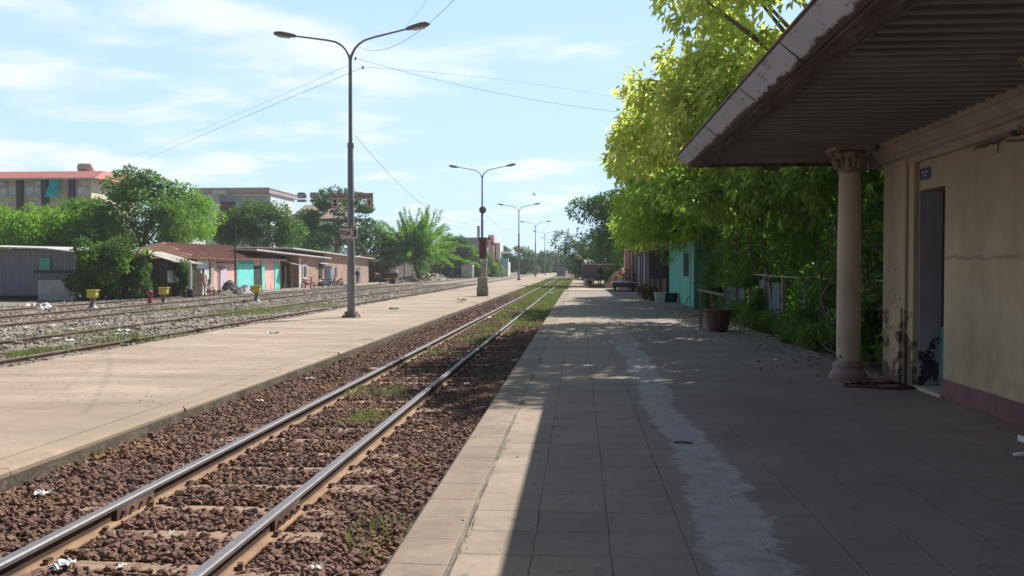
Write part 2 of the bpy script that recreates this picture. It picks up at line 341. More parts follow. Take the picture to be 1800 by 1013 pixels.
M['sleeper'] = plain('sleeper_wood', (.32, .21, .15), .9, .3, 4, dirt=(.14, .085, .06), dirtamt=.8, dscale=6, bump=.7, stretch=(.3, 6, 1))
M['galv'] = plain('galvanised_pole', (.26, .265, .29), .5, .15, 5, dirt=(.16, .13, .12), dirtamt=.5, metal=.35, bump=.05)
M['lamphead'] = plain('lamp_housing', (.20, .18, .185), .55, .2, 6, metal=.2, bump=.05)
M['glass'] = plain('lamp_lens', (.55, .58, .58), .2, .1, 5, bump=0)
M['sign'] = plain('sign_board', (.62, .54, .50), .6, .12, 6, dirt=(.40, .28, .22), dirtamt=.4, dscale=5, bump=0)
M['ink'] = plain('sign_ink', (.03, .02, .025), .7, .1, 5, bump=0)
M['redink'] = plain('sign_red', (.27, .10, .10), .7, .15, 5, bump=0)
M['dark'] = plain('dark_metal', (.03, .03, .032), .6, .3, 5)
M['cable'] = plain('cable', (.05, .05, .055), .6, .1, 5, bump=0)
M['wire'] = plain('grey_wire', (.20, .20, .215), .6, .1, 5, bump=0)
M['conc'] = plain('old_concrete', (.36, .33, .28), .9, .25, 4, dirt=(.16, .14, .11), dirtamt=.7, bump=.4)
M['cement'] = plain('pale_cement', (.48, .44, .38), .9, .2, 3, dirt=(.22, .18, .14), dirtamt=.6, bump=.3)
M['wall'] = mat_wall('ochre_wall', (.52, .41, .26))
M['pil'] = mat_peel('ochre_pilaster', (.50, .39, .25), (.15, .11, .08), .58, 2.6, 1.6)
M['plinth'] = plain('maroon_plinth', (.19, .075, .085), .75, .3, 4, dirt=(.13, .10, .09), dirtamt=.8, bump=.15)
M['colm'] = mat_peel('column_plaster', (.56, .46, .34), (.15, .10, .075), .60, 3.2, 1.2)
M['colb'] = plain('column_base_plaster', (.30, .22, .21), .8, .25, 6, dirt=(.16, .10, .10), dscale=5, bump=.3)
M['capit'] = plain('capital_plaster', (.32, .245, .205), .85, .3, 8, dirt=(.15, .09, .07), dirtamt=.8, dscale=9, bump=.5)
M['corn'] = plain('cornice_plaster', (.38, .32, .265), .85, .2, 3, dirt=(.30, .22, .17), dirtamt=.5, bump=.15)
M['jamb'] = mat_peel('grey_peeling_paint', (.36, .355, .40), (.045, .035, .04), .60, 4.2, 1.4)
M['teal'] = plain('teal_paint', (.13, .30, .29), .6, .2, 4, dirt=(.06, .09, .09), bump=.1)
M['bluewd'] = plain('dark_doorway_wood', (.035, .035, .045), .7, .2, 4)
M['plate'] = plain('blue_enamel', (.03, .045, .12), .5, .15, 6, bump=0)
M['soffit'] = mat_soffit()
M['fascia'] = mat_fascia()
M['beam'] = plain('dark_wood_beam', (.085, .052, .045), .85, .4, 2, dirt=(.26, .20, .18), dirtamt=.7, dscale=2.5, bump=.5, stretch=(6, .5, 6))
M['bark'] = plain('bark', (.16, .12, .09), .95, .3, 4, bump=.8, bscale=12)
M['pot'] = plain('brown_glazed_pot', (.13, .065, .042), .55, .25, 4, dirt=(.06, .035, .025), bump=.2)
M['wood'] = plain('weathered_wood', (.22, .16, .11), .85, .3, 4, stretch=(4, 1, 4), bump=.5)
M['white'] = plain('white_plastic', (.72, .72, .70), .5, .08, 4, dirt=(.45, .42, .38), dirtamt=.4, bump=.05)
M['litter'] = plain('litter_plastic', (.78, .77, .74), .6, .12, 9, bump=.3)
M['yellow'] = plain('yellow_paint', (.62, .52, .07), .7, .2, 6, dirt=(.22, .17, .07), dirtamt=.8, bump=.1)
M['redp'] = plain('red_paint', (.30, .035, .03), .6, .2, 6)
M['brick'] = mat_brick('raw_brick'); M['bricky'] = mat_brick('raw_brick_end', 'y')
M['zinc'] = plain('zinc_roof', (.62, .60, .57), .55, .15, 1.5, dirt=(.38, .27, .20), dirtamt=.6, dscale=1, metal=.1, bump=.1)
M['oldzinc'] = plain('ragged_awning', (.40, .36, .33), .8, .35, 1.2, dirt=(.16, .12, .10), dirtamt=.7, dscale=.8, bump=.2)
M['rustroof'] = plain('rust_roof', (.28, .125, .10), .85, .22, 1.2, dirt=(.40, .24, .20), dirtamt=.5, bump=.1)
M['redroof'] = plain('red_roof', (.45, .155, .13), .8, .12, .8, dirt=(.38, .2, .18), dirtamt=.4, bump=.05)
M['greysheet'] = plain('grey_metal_sheet', (.27, .275, .33), .7, .15, .8, dirt=(.16, .15, .19), dirtamt=.6, stretch=(1, 1, .4), bump=.1)
for k, c in dict(pinkw=(.75, .47, .42), lilac=(.62, .52, .66), mint=(.62, .72, .66), tealw=(.17, .70, .64), cream=(.72, .65, .48), palew=(.62, .60, .58), bluew=(.70, .78, .86),
                 tealr=(.14, .50, .42), purpw=(.10, .075, .105), plank=(.10, .075, .065), greenw=(.12, .42, .22), skyw=(.30, .55, .72), tarp=(.32, .38, .42), orange=(.50, .22, .13),
                 maroon=(.14, .03, .045), cloth1=(.10, .14, .35), cloth2=(.45, .50, .60), cyan=(.02, .55, .58), ygreen=(.45, .48, .08), dkblue=(.03, .05, .09)).items():
    M[k] = plain(k + '_surface', c, .8, .14, 2.2, dirt=sc(c, .5), dirtamt=.45, dscale=1.6, bump=.12)
M['void'] = plain('dark_interior', (.025, .02, .022), .9, .3, 2)
M['skin'] = plain('skin', (.30, .17, .11), .6, .08, 5, bump=0); M['hair'] = plain('hair', (.012, .01, .01), .5, .2, 20, bump=0)
M['clothdark'] = plain('dark_clothes', (.035, .03, .04), .9, .3, 6); M['clothpink'] = plain('pink_clothes', (.55, .30, .30), .9, .15, 6)
M['clothwhite'] = plain('white_clothes', (.68, .67, .66), .9, .1, 6); M['hat'] = plain('straw_hat', (.55, .50, .40), .9, .15, 8)
M['L_main'] = leaf_mat('leaf_yellow_green', (.05, .12, .018), (.27, .32, .06), (1.0, 1.0, .34), .70, pscale=.9, tlow=(.62, .80, .12))
M['L_main2'] = leaf_mat('leaf_lime', (.05, .12, .018), (.14, .25, .035), (.85, 1.0, .16), .62, pscale=.9, tlow=(.30, .60, .07))
M['L_green'] = leaf_mat('leaf_fresh_green', (.045, .11, .02), (.12, .23, .035), (.60, .80, .15), .58, pscale=.9, tlow=(.24, .44, .07))
M['L_shade'] = leaf_mat('leaf_hedge', (.04, .10, .02), (.10, .19, .035), (.24, .46, .06), .45)
M['L_dark'] = leaf_mat('leaf_dark', (.025, .065, .015), (.06, .12, .03), (.10, .26, .04), .32)
M['L_mid'] = leaf_mat('leaf_mid', (.05, .10, .02), (.13, .21, .045), (.24, .45, .06), .42)
M['L_mid2'] = leaf_mat('leaf_mid_dark', (.035, .075, .02), (.10, .155, .04), (.16, .32, .05), .38)
M['L_bright'] = leaf_mat('leaf_bright', (.07, .17, .02), (.17, .30, .04), (.32, .62, .05), .45)
M['L_far'] = leaf_mat('leaf_far', (.075, .12, .06), (.15, .21, .10), (.18, .34, .12), .35)  # distance haze painted into a paler, greyer leaf colour
M['L_dry'] = leaf_mat('leaf_dry', (.12, .11, .03), (.22, .17, .07), (.3, .26, .08), .35)
M['L_red'] = leaf_mat('leaf_reddish', (.10, .05, .03), (.10, .14, .03), (.2, .15, .05), .35)
M['grass'] = leaf_mat('grass_blade', (.08, .11, .03), (.17, .19, .07), (.28, .34, .09), .35, pscale=1.5)

# ------------------------------------------------------------------ ground and tracks (structure)
def st(o): return tag(o, kind='structure')
RY0, RY1 = 2.0, 420.0
# big ground
g = MB(); g.add([(-900, -200, -.45), (900, -200, -.45), (900, 1600, -.45), (-900, 1600, -.45)], [(0, 1, 2, 3)]); st(g.build('ground', M['earth']))
def yard_z(x): return float(np.interp(x, [-200, -30, -20, -16, -12, -8.0], [-.36, -.36, -.31, -.25, -.16, -.13]))
def yard(u, v):
    x = -60 + u * 51.85; y = -6 + (v ** 1.6) * 440
    return (x, y, yard_z(x) + (0.03 * math.sin(x * 2.1 + y * .7) * math.sin(y * 1.3 - x) if x < -9 else 0))
st(MB().sheet(yard, 110, 150).build('yard_ground', M['yard']))
def bed(u, v):
    x = -4.2 + u * 3.35; y = 1 + v * 430
    z = -.195 + .055 * max(0, (abs(x + 2.4) - .75)) + .004 * math.sin(y * 3)
    return (x, y, z)
st(MB().sheet(bed, 14, 200).build('track_bed', M['bed']))
# platforms
def plat_prof(x0, x1, z, b=.02): return [(x0, -.44), (x1, -.44), (x1, z - b), (x1 - b, z), (x0 + b, z), (x0, z - b)]
st(MB().extrude_y([(-8.15, -.43), (-4.30, -.43), (-4.30, .02), (-8.15, .02)], -6, 330).build('platform', M['slab']))
cb = MB(); y = -6.
while y < 330:
    L = random.uniform(2.2, 3.4) if y < 60 else 40
    dz = random.uniform(-.014, .006); dx = random.uniform(-.022, .014)
    cb.extrude_y([(-4.297, -.43), (-4.03 + dx, -.43), (-4.03 + dx, .0 + dz), (-4.055 + dx, .022 + dz), (-4.28, .024 + dz), (-4.297, .015)], y, y + L - .012); y += L
st(cb.build('platform_kerb', M['slab']))
cb = MB(); cb.sheet(lambda u, v: (-4.018 + .008 * math.sin(v * 900) * math.sin(v * 377), -6 + v * 336, -.4 + u * .375), 2, 700); st(cb.build('kerb_face', M['curb']))
cb = MB().box(-8.25, -8.152, -6, 330, -.43, .005); st(cb.build('kerb_back', M['curb']))
st(MB().extrude_y([(-.943, -.44), (4.05, -.44), (4.05, 0), (-.925, 0), (-.943, -.018)], -6, 56).build('pavement', M['tiles']))
st(MB().extrude_y([(-.955, -.43), (-.946, -.43), (-.946, -.022), (-.955, -.03)], -6, 56).build('pavement_kerb', M['curb']))
st(MB().box(-.90, 4.6, 56.0, 57.2, -.43, .035).build('step', M['cement']))
st(MB().box(-.80, 4.6, 57.25, 61, -.43, -.03).build('landing', M['cement']))
st(MB().sheet(lambda u, v: (-.75 + u * 9, 61 + v * 90, -.06 - .06 * v + .03 * math.sin(u * 20) * math.sin(v * 30)), 20, 40).build('dirt_path', M['sand']))
st(MB().sheet(lambda u, v: (4.05 + u * 40, -6 + v * 160, -.02 + (.05 * math.sin(v * 300) * math.sin(u * 40)) - .03), 20, 120).build('verge', M['dirt']))

RAIL = [(-.055, 0), (.055, 0), (.055, .012), (.012, .026), (.008, .03), (.008, .085), (.03, .095), (.032, .118), (.024, .125), (-.024, .125), (-.032, .118), (-.03, .095), (-.008, .085), (-.008, .03), (-.012, .026), (-.055, .012)]
def rail(parent, x, z, y0, y1, web, top, s=1.0, curve=None, segs=1):
    p = [(a * s, b * s) for a, b in RAIL]
    def put(prof, name, mt, yy0, yy1, k):
        mb = MB(); n = len(prof); vs = []; fs = []
        for i in range(k + 1):
            yy = yy0 + (yy1 - yy0) * i / k; dx = curve(yy) if curve else 0
            vs += [(x + dx + a, yy, z + b) for a, b in prof]
        for i in range(k):
            for j in range(n):
                j2 = (j + 1) % n; fs.append((i * n + j, (i + 1) * n + j, (i + 1) * n + j2, i * n + j2))
        fs.append(tuple(range(n))); fs.append(tuple(reversed(range(k * n, k * n + n))))
        return mb.add(vs, fs).build(name, mt, parent)
    r = put(p, 'rail', web, y0, y1, segs)
    if top:
        hd = [(-.0325 * s, .098 * s), (.0325 * s, .098 * s), (.0335 * s, .118 * s), (.025 * s, .1275 * s), (-.025 * s, .1275 * s), (-.0335 * s, .118 * s)]
        h = put(hd, 'rail_head', top, y0 + .001, y1 - .001, segs); h.parent = r
    return r
XL, XR = -2.93, -1.862; RZ = -.17
trk = empty('railway_track', (0, 0, 0), 0, 'main track with two shiny rails on brown ballast between the platforms', 'railway track')
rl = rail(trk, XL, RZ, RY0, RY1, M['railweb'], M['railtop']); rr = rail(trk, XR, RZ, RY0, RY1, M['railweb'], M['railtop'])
y = 2.3; k = 0; rest = MB()
while y < 120:
    b = MB(); c = (-2.395 + random.uniform(-.03, .03), y, RZ - .046); rot = (random.uniform(-.01, .01), random.uniform(-.01, .01), random.uniform(-.02, .02))
    if k < 99: b.obox(c, (1.9, .2, .11), rot, .008).build('sleeper', M['sleeper'], trk)
    else: rest.obox(c, (1.9, .2, .11), rot)
    k += 1; y += .6 + random.uniform(-.03, .03)
tag(rest.build('sleepers', M['sleeper'], trk), kind='stuff')
for x, yy in ((XL, 5.75), (XR, 5.6), (XL, 17.4), (XR, 17.2)):
    for sgn in (-1, 1):
        f = MB().obox((x + sgn * .022, yy, RZ + .06), (.018, .5, .07))
        for q in (-.18, -.06, .06, .18): f.tube([(x + sgn * .03, yy + q, RZ + .06), (x + sgn * .052, yy + q, RZ + .06)], .014, 6)
        f.build('fishplate', M['railrust'], trk)
for x in (XL, XR):                                            # spikes/clips
    mb = MB(); y = 4.4
    for i in range(40):
        for sgn in (-1, 1): mb.obox((x + sgn * .062, 2.3 + .6 * (i + 3), RZ + .022), (.03, .05, .04), (0, 0, random.uniform(-.3, .3)))
    tag(mb.build('rail_spikes', M['railweb'], trk), kind='stuff')
yt = [(-9.30, None), (-11.85, None), (-16.1, None), (-19.2, None), (-23.0, None)]
tA = empty('yard_track', (0, 0, 0), 0, 'rusty yard track nearest the island platform, half sunk in grey gravel', 'railway track', 'rusty tracks in the goods yard')
rail(tA, -9.30, -.17, -4, 300, M['railrust'], None); rail(tA, -11.85, -.19, -4, 300, M['railrust'], None)
tB = empty('yard_track', (0, 0, 0), 0, 'rusty middle yard track with yellow switch boxes standing beside it', 'railway track', 'rusty tracks in the goods yard')
rail(tB, -16.1, -.27, -4, 300, M['railrust'], None); rail(tB, -19.2, -.305, -4, 300, M['railrust'], None)
tC = empty('yard_track', (0, 0, 0), 0, 'single rusty rail running closest to the row of huts', 'railway track', 'rusty tracks in the goods yard')
rail(tC, -22.6, -.33, -4, 120, M['railrust'], None)

# stones
PH = (1 + 5 ** .5) / 2
ICO = np.array([(-1, PH, 0), (1, PH, 0), (-1, -PH, 0), (1, -PH, 0), (0, -1, PH), (0, 1, PH), (0, -1, -PH), (0, 1, -PH), (PH, 0, -1), (PH, 0, 1), (-PH, 0, -1), (-PH, 0, 1)], float); ICO /= np.linalg.norm(ICO[0])
ICT = np.array([(0, 11, 5), (0, 5, 1), (0, 1, 7), (0, 7, 10), (0, 10, 11), (1, 5, 9), (5, 11, 4), (11, 10, 2), (10, 7, 6), (7, 1, 8), (3, 9, 4), (3, 4, 2), (3, 2, 6), (3, 6, 8), (3, 8, 9), (4, 9, 5), (2, 4, 11), (6, 2, 10), (8, 6, 7), (9, 8, 1)])
def rand_rot(n):
    q = rng.normal(size=(n, 4)); q /= np.linalg.norm(q, axis=1)[:, None]; a, b, c, d = q.T
    return np.stack([1 - 2 * (c * c + d * d), 2 * (b * c - a * d), 2 * (b * d + a * c), 2 * (b * c + a * d), 1 - 2 * (b * b + d * d), 2 * (c * d - a * b), 2 * (b * d - a * c), 2 * (c * d + a * b), 1 - 2 * (b * b + c * c)], 1).reshape(n, 3, 3)
def stones(name, P, rad, mat, parent=None):
    n = len(P); v = ICO[None] * rng.uniform(.5, 1.3, (n, 12, 1)); v = v * rng.uniform(.42, 1.35, (n, 1, 3)); v = np.einsum('nij,nkj->nki', rand_rot(n), v)
    v = v * np.asarray(rad)[:, None, None]; v[:, :, 2] *= .8; v += P[:, None]
    t = (ICT[None] + 12 * np.arange(n)[:, None, None]).reshape(-1, 3); return np_mesh(name, v.reshape(-1, 3), t, mat, parent)
def bedz(x): return -.195 + .055 * np.maximum(0, np.abs(x + 2.4) - .75)
def bal(n, y0, y1, r0, r1, lift):
    x = rng.uniform(-4.06, -.92, n); yy = rng.uniform(y0, y1, n); rd = rng.uniform(r0, r1, n)
    z = bedz(x) + rng.uniform(0, lift, n)
    onrail = (np.abs(x - XL) < .075) | (np.abs(x - XR) < .075); z = np.where(onrail, z - .05, z)
    cen = np.abs(x + 2.4) < .46; z = np.where(cen, z + .012, z)
    slp = cen & ((np.abs(((yy - 2.3 + .3) % .6) - .3) < .08)); keep = ~(slp & (rng.random(n) < .80)); return np.stack([x, yy, z], 1)[keep], rd[keep]
P1, r1 = bal(46000, 3.6, 12, .013, .033, .038); P2, r2 = bal(36000, 12, 26, .016, .034, .035); P3, r3 = bal(14000, 26, 60, .03, .055, .035)
tag(stones('ballast', np.concatenate([P1, P2, P3]), np.concatenate([r1, r2, r3]), M['stone']), kind='stuff')
n = 30000; x = rng.uniform(-26, -8.3, n); yy = 10 + 75 * rng.random(n) ** 1.3; z = np.array([yard_z(a) for a in x]) + .01
tag(stones('gravel', np.stack([x, yy, z], 1), rng.uniform(.02, .07, n), M['gstone']), kind='stuff')

# grass
def blades(name, P, h, wd, mat, parent=None):
    n = len(P); a = rng.uniform(0, 2 * np.pi, n); lean = rng.normal(0, .45, (n, 2)); h = np.asarray(h)
    b = np.stack([np.cos(a), np.sin(a), 0 * a], 1) * wd[:, None]
    tip = P + np.stack([lean[:, 0] * h, lean[:, 1] * h, h], 1)
    v = np.stack([P - b, P + b, tip], 1).reshape(-1, 3); return np_mesh(name, v, np.arange(3 * n).reshape(-1, 3), mat, parent)
def patch(n, x0, x1, y0, y1, z, pw=1.0):
    return np.stack([rng.uniform(x0, x1, n), y0 + (y1 - y0) * rng.random(n) ** pw, np.full(n, z)], 1)
GP = [patch(26000, -1.80, -.97, 24, 56, -.13, .85), patch(13000, -2.86, -1.92, 19, 62, -.16, .85), patch(9000, -4.0, -3.0, 50, 120, -.13), patch(8000, -2.9, -.9, 60, 130, -.13)]
tuft = []
for (tx, ty) in ((625, 690), (650, 735), (690, 690), (765, 620), (640, 737), (668, 944), (930, 560), (955, 560), (905, 585), (830, 600), (860, 580)):
    p = at(tx, ty, z=-.15); k = 160; q = rng.normal(0, 1, (k, 3)) * (.12, .22, 0) + (p.x, p.y, -.16); tuft.append(q)
q0 = np.concatenate(GP); keep = (np.sin(q0[:, 0] * 5 + q0[:, 1] * .9) + np.sin(q0[:, 1] * 2.3) + rng.normal(0, .8, len(q0))) > .1 - (q0[:, 1] - 24) * .025; q0 = q0[keep]
q = np.concatenate([q0] + tuft); h = rng.uniform(.03, .11, len(q)) * (1 + (q[:, 1] > 35) * .3)
tag(blades('grass', q, h, rng.uniform(.003, .009, len(q)) * (1 + q[:, 1] / 30), M['grass']), kind='stuff')
yw = []
for (tx, ty, s, k) in ((75, 628, .35, 900), (440, 552, 1.2, 1600), (470, 548, 1.0, 900), (225, 605, .8, 700), (265, 545, 1.6, 900), (150, 590, 1.2, 500), (640, 505, 2, 900), (560, 540, 1.0, 500)):
    p = at(tx, ty, z=-.2); q = rng.normal(0, 1, (k, 3)) * (s * .6, s, 0) + (p.x, p.y, 0); q[:, 2] = [yard_z(a) for a in q[:, 0]]; yw.append(q)
q = np.concatenate(yw); q = q[q[:, 0] < -8.3]
tag(blades('yard_grass', q, rng.uniform(.04, .16, len(q)), rng.uniform(.008, .02, len(q)), M['grass']), kind='stuff')

# ------------------------------------------------------------------ station building
WX = 4.05; SZ = 3.0
bd = empty('station_building', (WX, 0, 0), 0, 'ochre station building with a maroon plinth under the deep corrugated canopy', 'building')
def P(mb, name, mat, parent=bd, **k):
    o = mb.build(name, mat, parent, **k)
    if parent is not None:                                  # geometry is written in world metres
        L = Vector(parent.location); pp = parent.parent
        while pp is not None: L += Vector(pp.location); pp = pp.parent
        if parent.rotation_euler.z == 0: o.location = -L
        else: o.matrix_parent_inverse = (Matrix.Translation(L) @ Matrix.Rotation(parent.rotation_euler.z, 4, 'Z')).inverted()
    return o
DY0, DY1, DH = 10.45, 11.22, 2.36
wm = MB().box(WX, WX + .22, -26, DY0, .205, 3.5).box(WX, WX + .22, DY1, 12.2, 0, 3.5).box(WX, WX + .22, DY0, DY1, DH, 3.5)
wm.box(WX + .22, WX + 5, 11.98, 12.2, -.3, 3.5).box(WX + 4.8, WX + 5, -26, 11.98, -.3, 3.5).box(WX + .22, WX + 4.8, -26, -25.8, -.3, 3.5).box(WX + .22, WX + .6, DY0 - .2, DY0, 0, 3.5)
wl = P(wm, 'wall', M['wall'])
P(MB().box(WX - .012, WX + .22, -26, DY0, -.02, .205), 'plinth', M['plinth'])
pil = MB().box(3.955, WX - .001, 11.42, 12.21, 0, 2.78).box(3.915, 3.954, 11.50, 12.05, .0, .66).box(3.925, 3.954, 11.47, 11.9, .70, .95)
P(pil, 'pilaster', M['pil'], bevel=.012)
P(MB().box(3.99, WX - .001, 11.235, 11.40, 0, 2.78), 'pilaster', M['pil'], bevel=.008)
P(MB().box(WX + .002, WX + .34, DY1 - .02, DY1 - .002, .02, DH - .002), 'door_jamb', M['jamb'])
P(MB().box(WX + .26, WX + .32, DY0 + .002, DY1 - .025, .75, DH - .004), 'door', M['bluewd'])
P(MB().box(WX + .235, WX + .32, DY0 + .3, DY1 - .03, .03, .745), 'door_panel', M['teal'])
P(MB().box(3.99, WX + .3, DY0 - .05, DY1 + .01, -.02, .035), 'threshold', M['cement'], bevel=.01)
# cornice: stepped moulding along the wall under the soffit
cp = [(4.052, 2.70), (4.052, 3.03), (3.80, 3.03), (3.80, 2.955), (3.835, 2.945), (3.87, 2.90), (3.895, 2.86), (3.93, 2.84), (3.93, 2.80), (3.975, 2.785), (3.99, 2.70)]
P(MB().extrude_y(cp[::-1], -26, 12.35), 'cornice', M['corn'])
P(MB().box(3.80, 4.052, 12.352, 12.40, 2.74, 3.02), 'cornice', M['corn'])
pl = P(MB().obox((WX - .008, 11.02, 2.545), (.012, .30, .135)), 'door_plate', M['plate'])
P(MB().obox((WX - .016, 11.02, 2.565), (.003, .2, .014)).obox((WX - .016, 11.02, 2.525), (.003, .13, .012)), 'plate_lines', M['cloth2'], bd)
# faint ledges, blotches of plaster on the wall
P(MB().tube([(WX - .03, 9.0 + i * .05, 2.66 + .012 * math.sin(i * 1.3)) for i in range(14)], .008, 5).tube([(WX - .03, 8.95, 2.64), (WX - .05, 8.6, 2.60), (WX - .04, 8.3, 2.57), (WX - .03, 7.6, 2.62)], .007, 5).tube([(WX-.03, 9.1, 2.66), (WX-.03, 9.12, 2.55)], .006, 5), 'wiring', M['cable'])
P(MB().obox((WX - .045, 9.25, 2.72), (.05, .95, .035)).obox((WX - .07, 8.62, 2.69), (.07, .12, .06)), 'light_batten', M['corn'])
P(MB().tube([(WX - .09, 8.72, 2.69), (WX - .09, 9.7, 2.69)], .014, 8), 'lamp_tube', M['lamphead'])
P(MB().obox((WX - .09, 8.62, 2.67), (.05, .09, .05)), 'lamp_socket', M['dark'])

# canopy: corrugated sheet soffit, wooden edge beam, tilted flashing; part of the building
RYA, RYB = -26.0, 13.9  # canopy and walls extended unseen behind the camera to cut sky fill
def cor(z0, amp, wl_, x0, x1):
    n = int((RYB - RYA) / wl_ * 10)
    mb = MB(); vs = []; fs = []
    for i in range(n + 1):
        y = RYA + (RYB - RYA) * i / n; z = z0 + amp * math.cos(2 * math.pi * y / wl_) + .006 * math.sin(y * 1.7)
        vs += [(x0, y, z), (x1, y, z + .002), (x0, y, z + .03), (x1, y, z + .032)]
    for i in range(n):
        a = 4 * i; b = a + 4; fs += [(a, b, b + 1, a + 1), (a + 2, a + 3, b + 3, b + 2)]
    return mb.add(vs, fs, True)
P(cor(3.03, .034, .21, 1.80, 9.6), 'canopy_soffit', M['soffit'])
P(MB().extrude_y([(1.60, 3.10), (9.6, 3.85), (9.6, 3.90), (1.60, 3.15)], RYA, RYB + .05), 'canopy_roof', M['zinc'])
P(MB().extrude_y([(1.478, 3.112), (1.50, 3.125), (1.67, 2.985), (1.655, 2.965)][::-1], RYA, RYB + .03, 1), 'fascia', M['fascia'])
P(MB().extrude_y([(1.462, 3.128), (1.62, 3.14), (1.62, 3.152), (1.462, 3.141)], RYA, RYB + .06), 'roof_edge', M['wood'])
for y in (10.9, 8.6, 6.9, 5.0): P(MB().extrude_y([(1.471, 3.113), (1.478, 3.112), (1.654, 2.966), (1.645, 2.96)], y, y + .008), 'fascia_seam', M['dark'])
bm_ = MB()
bm_.extrude_y([(1.672, 2.955), (1.86, 2.94), (1.86, 3.12), (1.672, 3.0)], RYA, RYB, 40, wob=.012)
P(bm_, 'edge_beam', M['beam'])
P(MB().box(1.70, 9.5, RYB - .10, RYB - .01, 2.95, 3.10), 'end_beam', M['beam'])
P(MB().tube([(1.885 + .03 * math.sin(i * .9), 4 + i * .45, 2.935 + .012 * math.sin(i * 2.1)) for i in range(22)] + [(1.95, 13.85, 2.93)], .008, 5), 'canopy_cable', M['cable'])
for k in range(5): P(MB().box(1.87, 4.05, 13.2 - 3.4 * k, 13.28 - 3.4 * k, 3.062, 3.10), 'rafter', M['beam'])

def column(y, label):
    c = empty('column', (3.49, y, 0), 0, label, 'column', 'plaster columns carrying the canopy')
    MB().lathe([(.235, 0), (.235, .05), (.225, .08), (.20, .12), (.178, .15), (.19, .17), (.19, .195), (.158, .215), (.150, .24)], n=32).build('base', M['colb'], c)
    MB().lathe([(.148, .235), (.150, .8), (.146, 1.6), (.136, 2.4), (.132, 2.70)], n=32, wob=lambda t, z: 1 + .006 * math.sin(5 * t + z * 3) + .004 * math.sin(11 * t - z * 7)).build('shaft', M['colm'], c)
    cp_ = MB().lathe([(.142, 2.66), (.155, 2.68), (.145, 2.70), (.155, 2.74), (.175, 2.83), (.195, 2.90), (.205, 2.925)], n=24)
    for j in range(8):                                       # leaves of the capital, curling outwards
        t = j * math.pi / 4 + .39
        for (zz0, h, o_) in ((2.72, .12, 0), (2.76, .15, math.pi / 8)):
            t2 = t + o_; d = Vector((math.cos(t2), math.sin(t2), 0)); s_ = Vector((-math.sin(t2), math.cos(t2), 0))
            pts = [d * .158 + Vector((0, 0, zz0)), d * .182 + Vector((0, 0, zz0 + h * .5)), d * .20 + Vector((0, 0, zz0 + h * .9)), d * .225 + Vector((0, 0, zz0 + h * .92)), d * .23 + Vector((0, 0, zz0 + h * .75))]
            cp_.tube(pts, [.028, .034, .028, .02, .012], 6, flat=.6)
    cp_.build('capital', M['capit'], c)
    v = MB()
    for (sx, sy) in ((1, 1), (1, -1), (-1, 1), (-1, -1)):
        cx, cy = sx * .195, sy * .195; d = Vector((sx, sy, 0)).normalized()
        v.tube([Vector((cx, cy, 2.925)) + d * (.035 * math.cos(a * .6)) * (1 - a * .08) + Vector((0, 0, .035 * math.sin(a * .6) * (1 - a * .08))) for a in range(10)], .018, 6)
    v.build('volute', M['capit'], c)
    ab = MB().extrude_y([(-.235, 0), (.235, 0), (.25, .03), (.25, .055), (-.25, .055), (-.25, .03)], -.24, .24); ab.build('abacus', M['capit'], c, loc=(0, 0, 2.945), bevel=.006)
    return c
column(12.1, 'slender plaster column with leafy capital and flaking foot beside the doorway')
column(6.80, 'nearer column of which only the leafy capital shows at the right edge')
# odd things on the paving
hose = MB()
for k in range(3):
    c = at(1560, 680, z=0); hose.tube([(c.x + (.52 - .07 * k) * math.cos(t / 24 * 6.2) * (1 if t < 14 else .75), c.y + (.27 - .04 * k) * math.sin(t / 24 * 6.2), .014 + .02 * k * (t % 5 == 0)) for t in range(25)], .012, 6)
tag(hose.build('hose', plain('dull_red_hose', (.10, .03, .035), .7, .3, 6)), 'dark red hose coiled on the paving in front of the doorway', 'hose')
tr = plain('thin_crack_stick', (.04, .03, .025))
p = at(1200, 780, z=0); tag(MB().tube([(p.x - .07, p.y, .008), (p.x, p.y + .01, .012), (p.x + .08, p.y - .01, .008)], .007, 5).build('stick', tr), 'small dark stick lying on the pale cement strip', 'stick')
p = at(1797, 803, z=0); sl = MB().lathe([(.001, 0), (.05, .004), (.06, .015), (.045, .03), (.001, .032)], n=14); so_ = sl.build('slipper', M['white']); so_.location = (p.x + .02, p.y, 0); so_.scale = (1.6, .8, 1); tag(so_, 'white slipper at the right edge beside the plinth', 'slipper')
p = at(1800, 778, z=0); tag(MB().obox((p.x + .05, p.y, .02), (.16, .1, .035), (0, .1, .4), .015).build('cloth_scrap', M['litter']), 'crumpled pale scrap against the maroon plinth', 'litter')

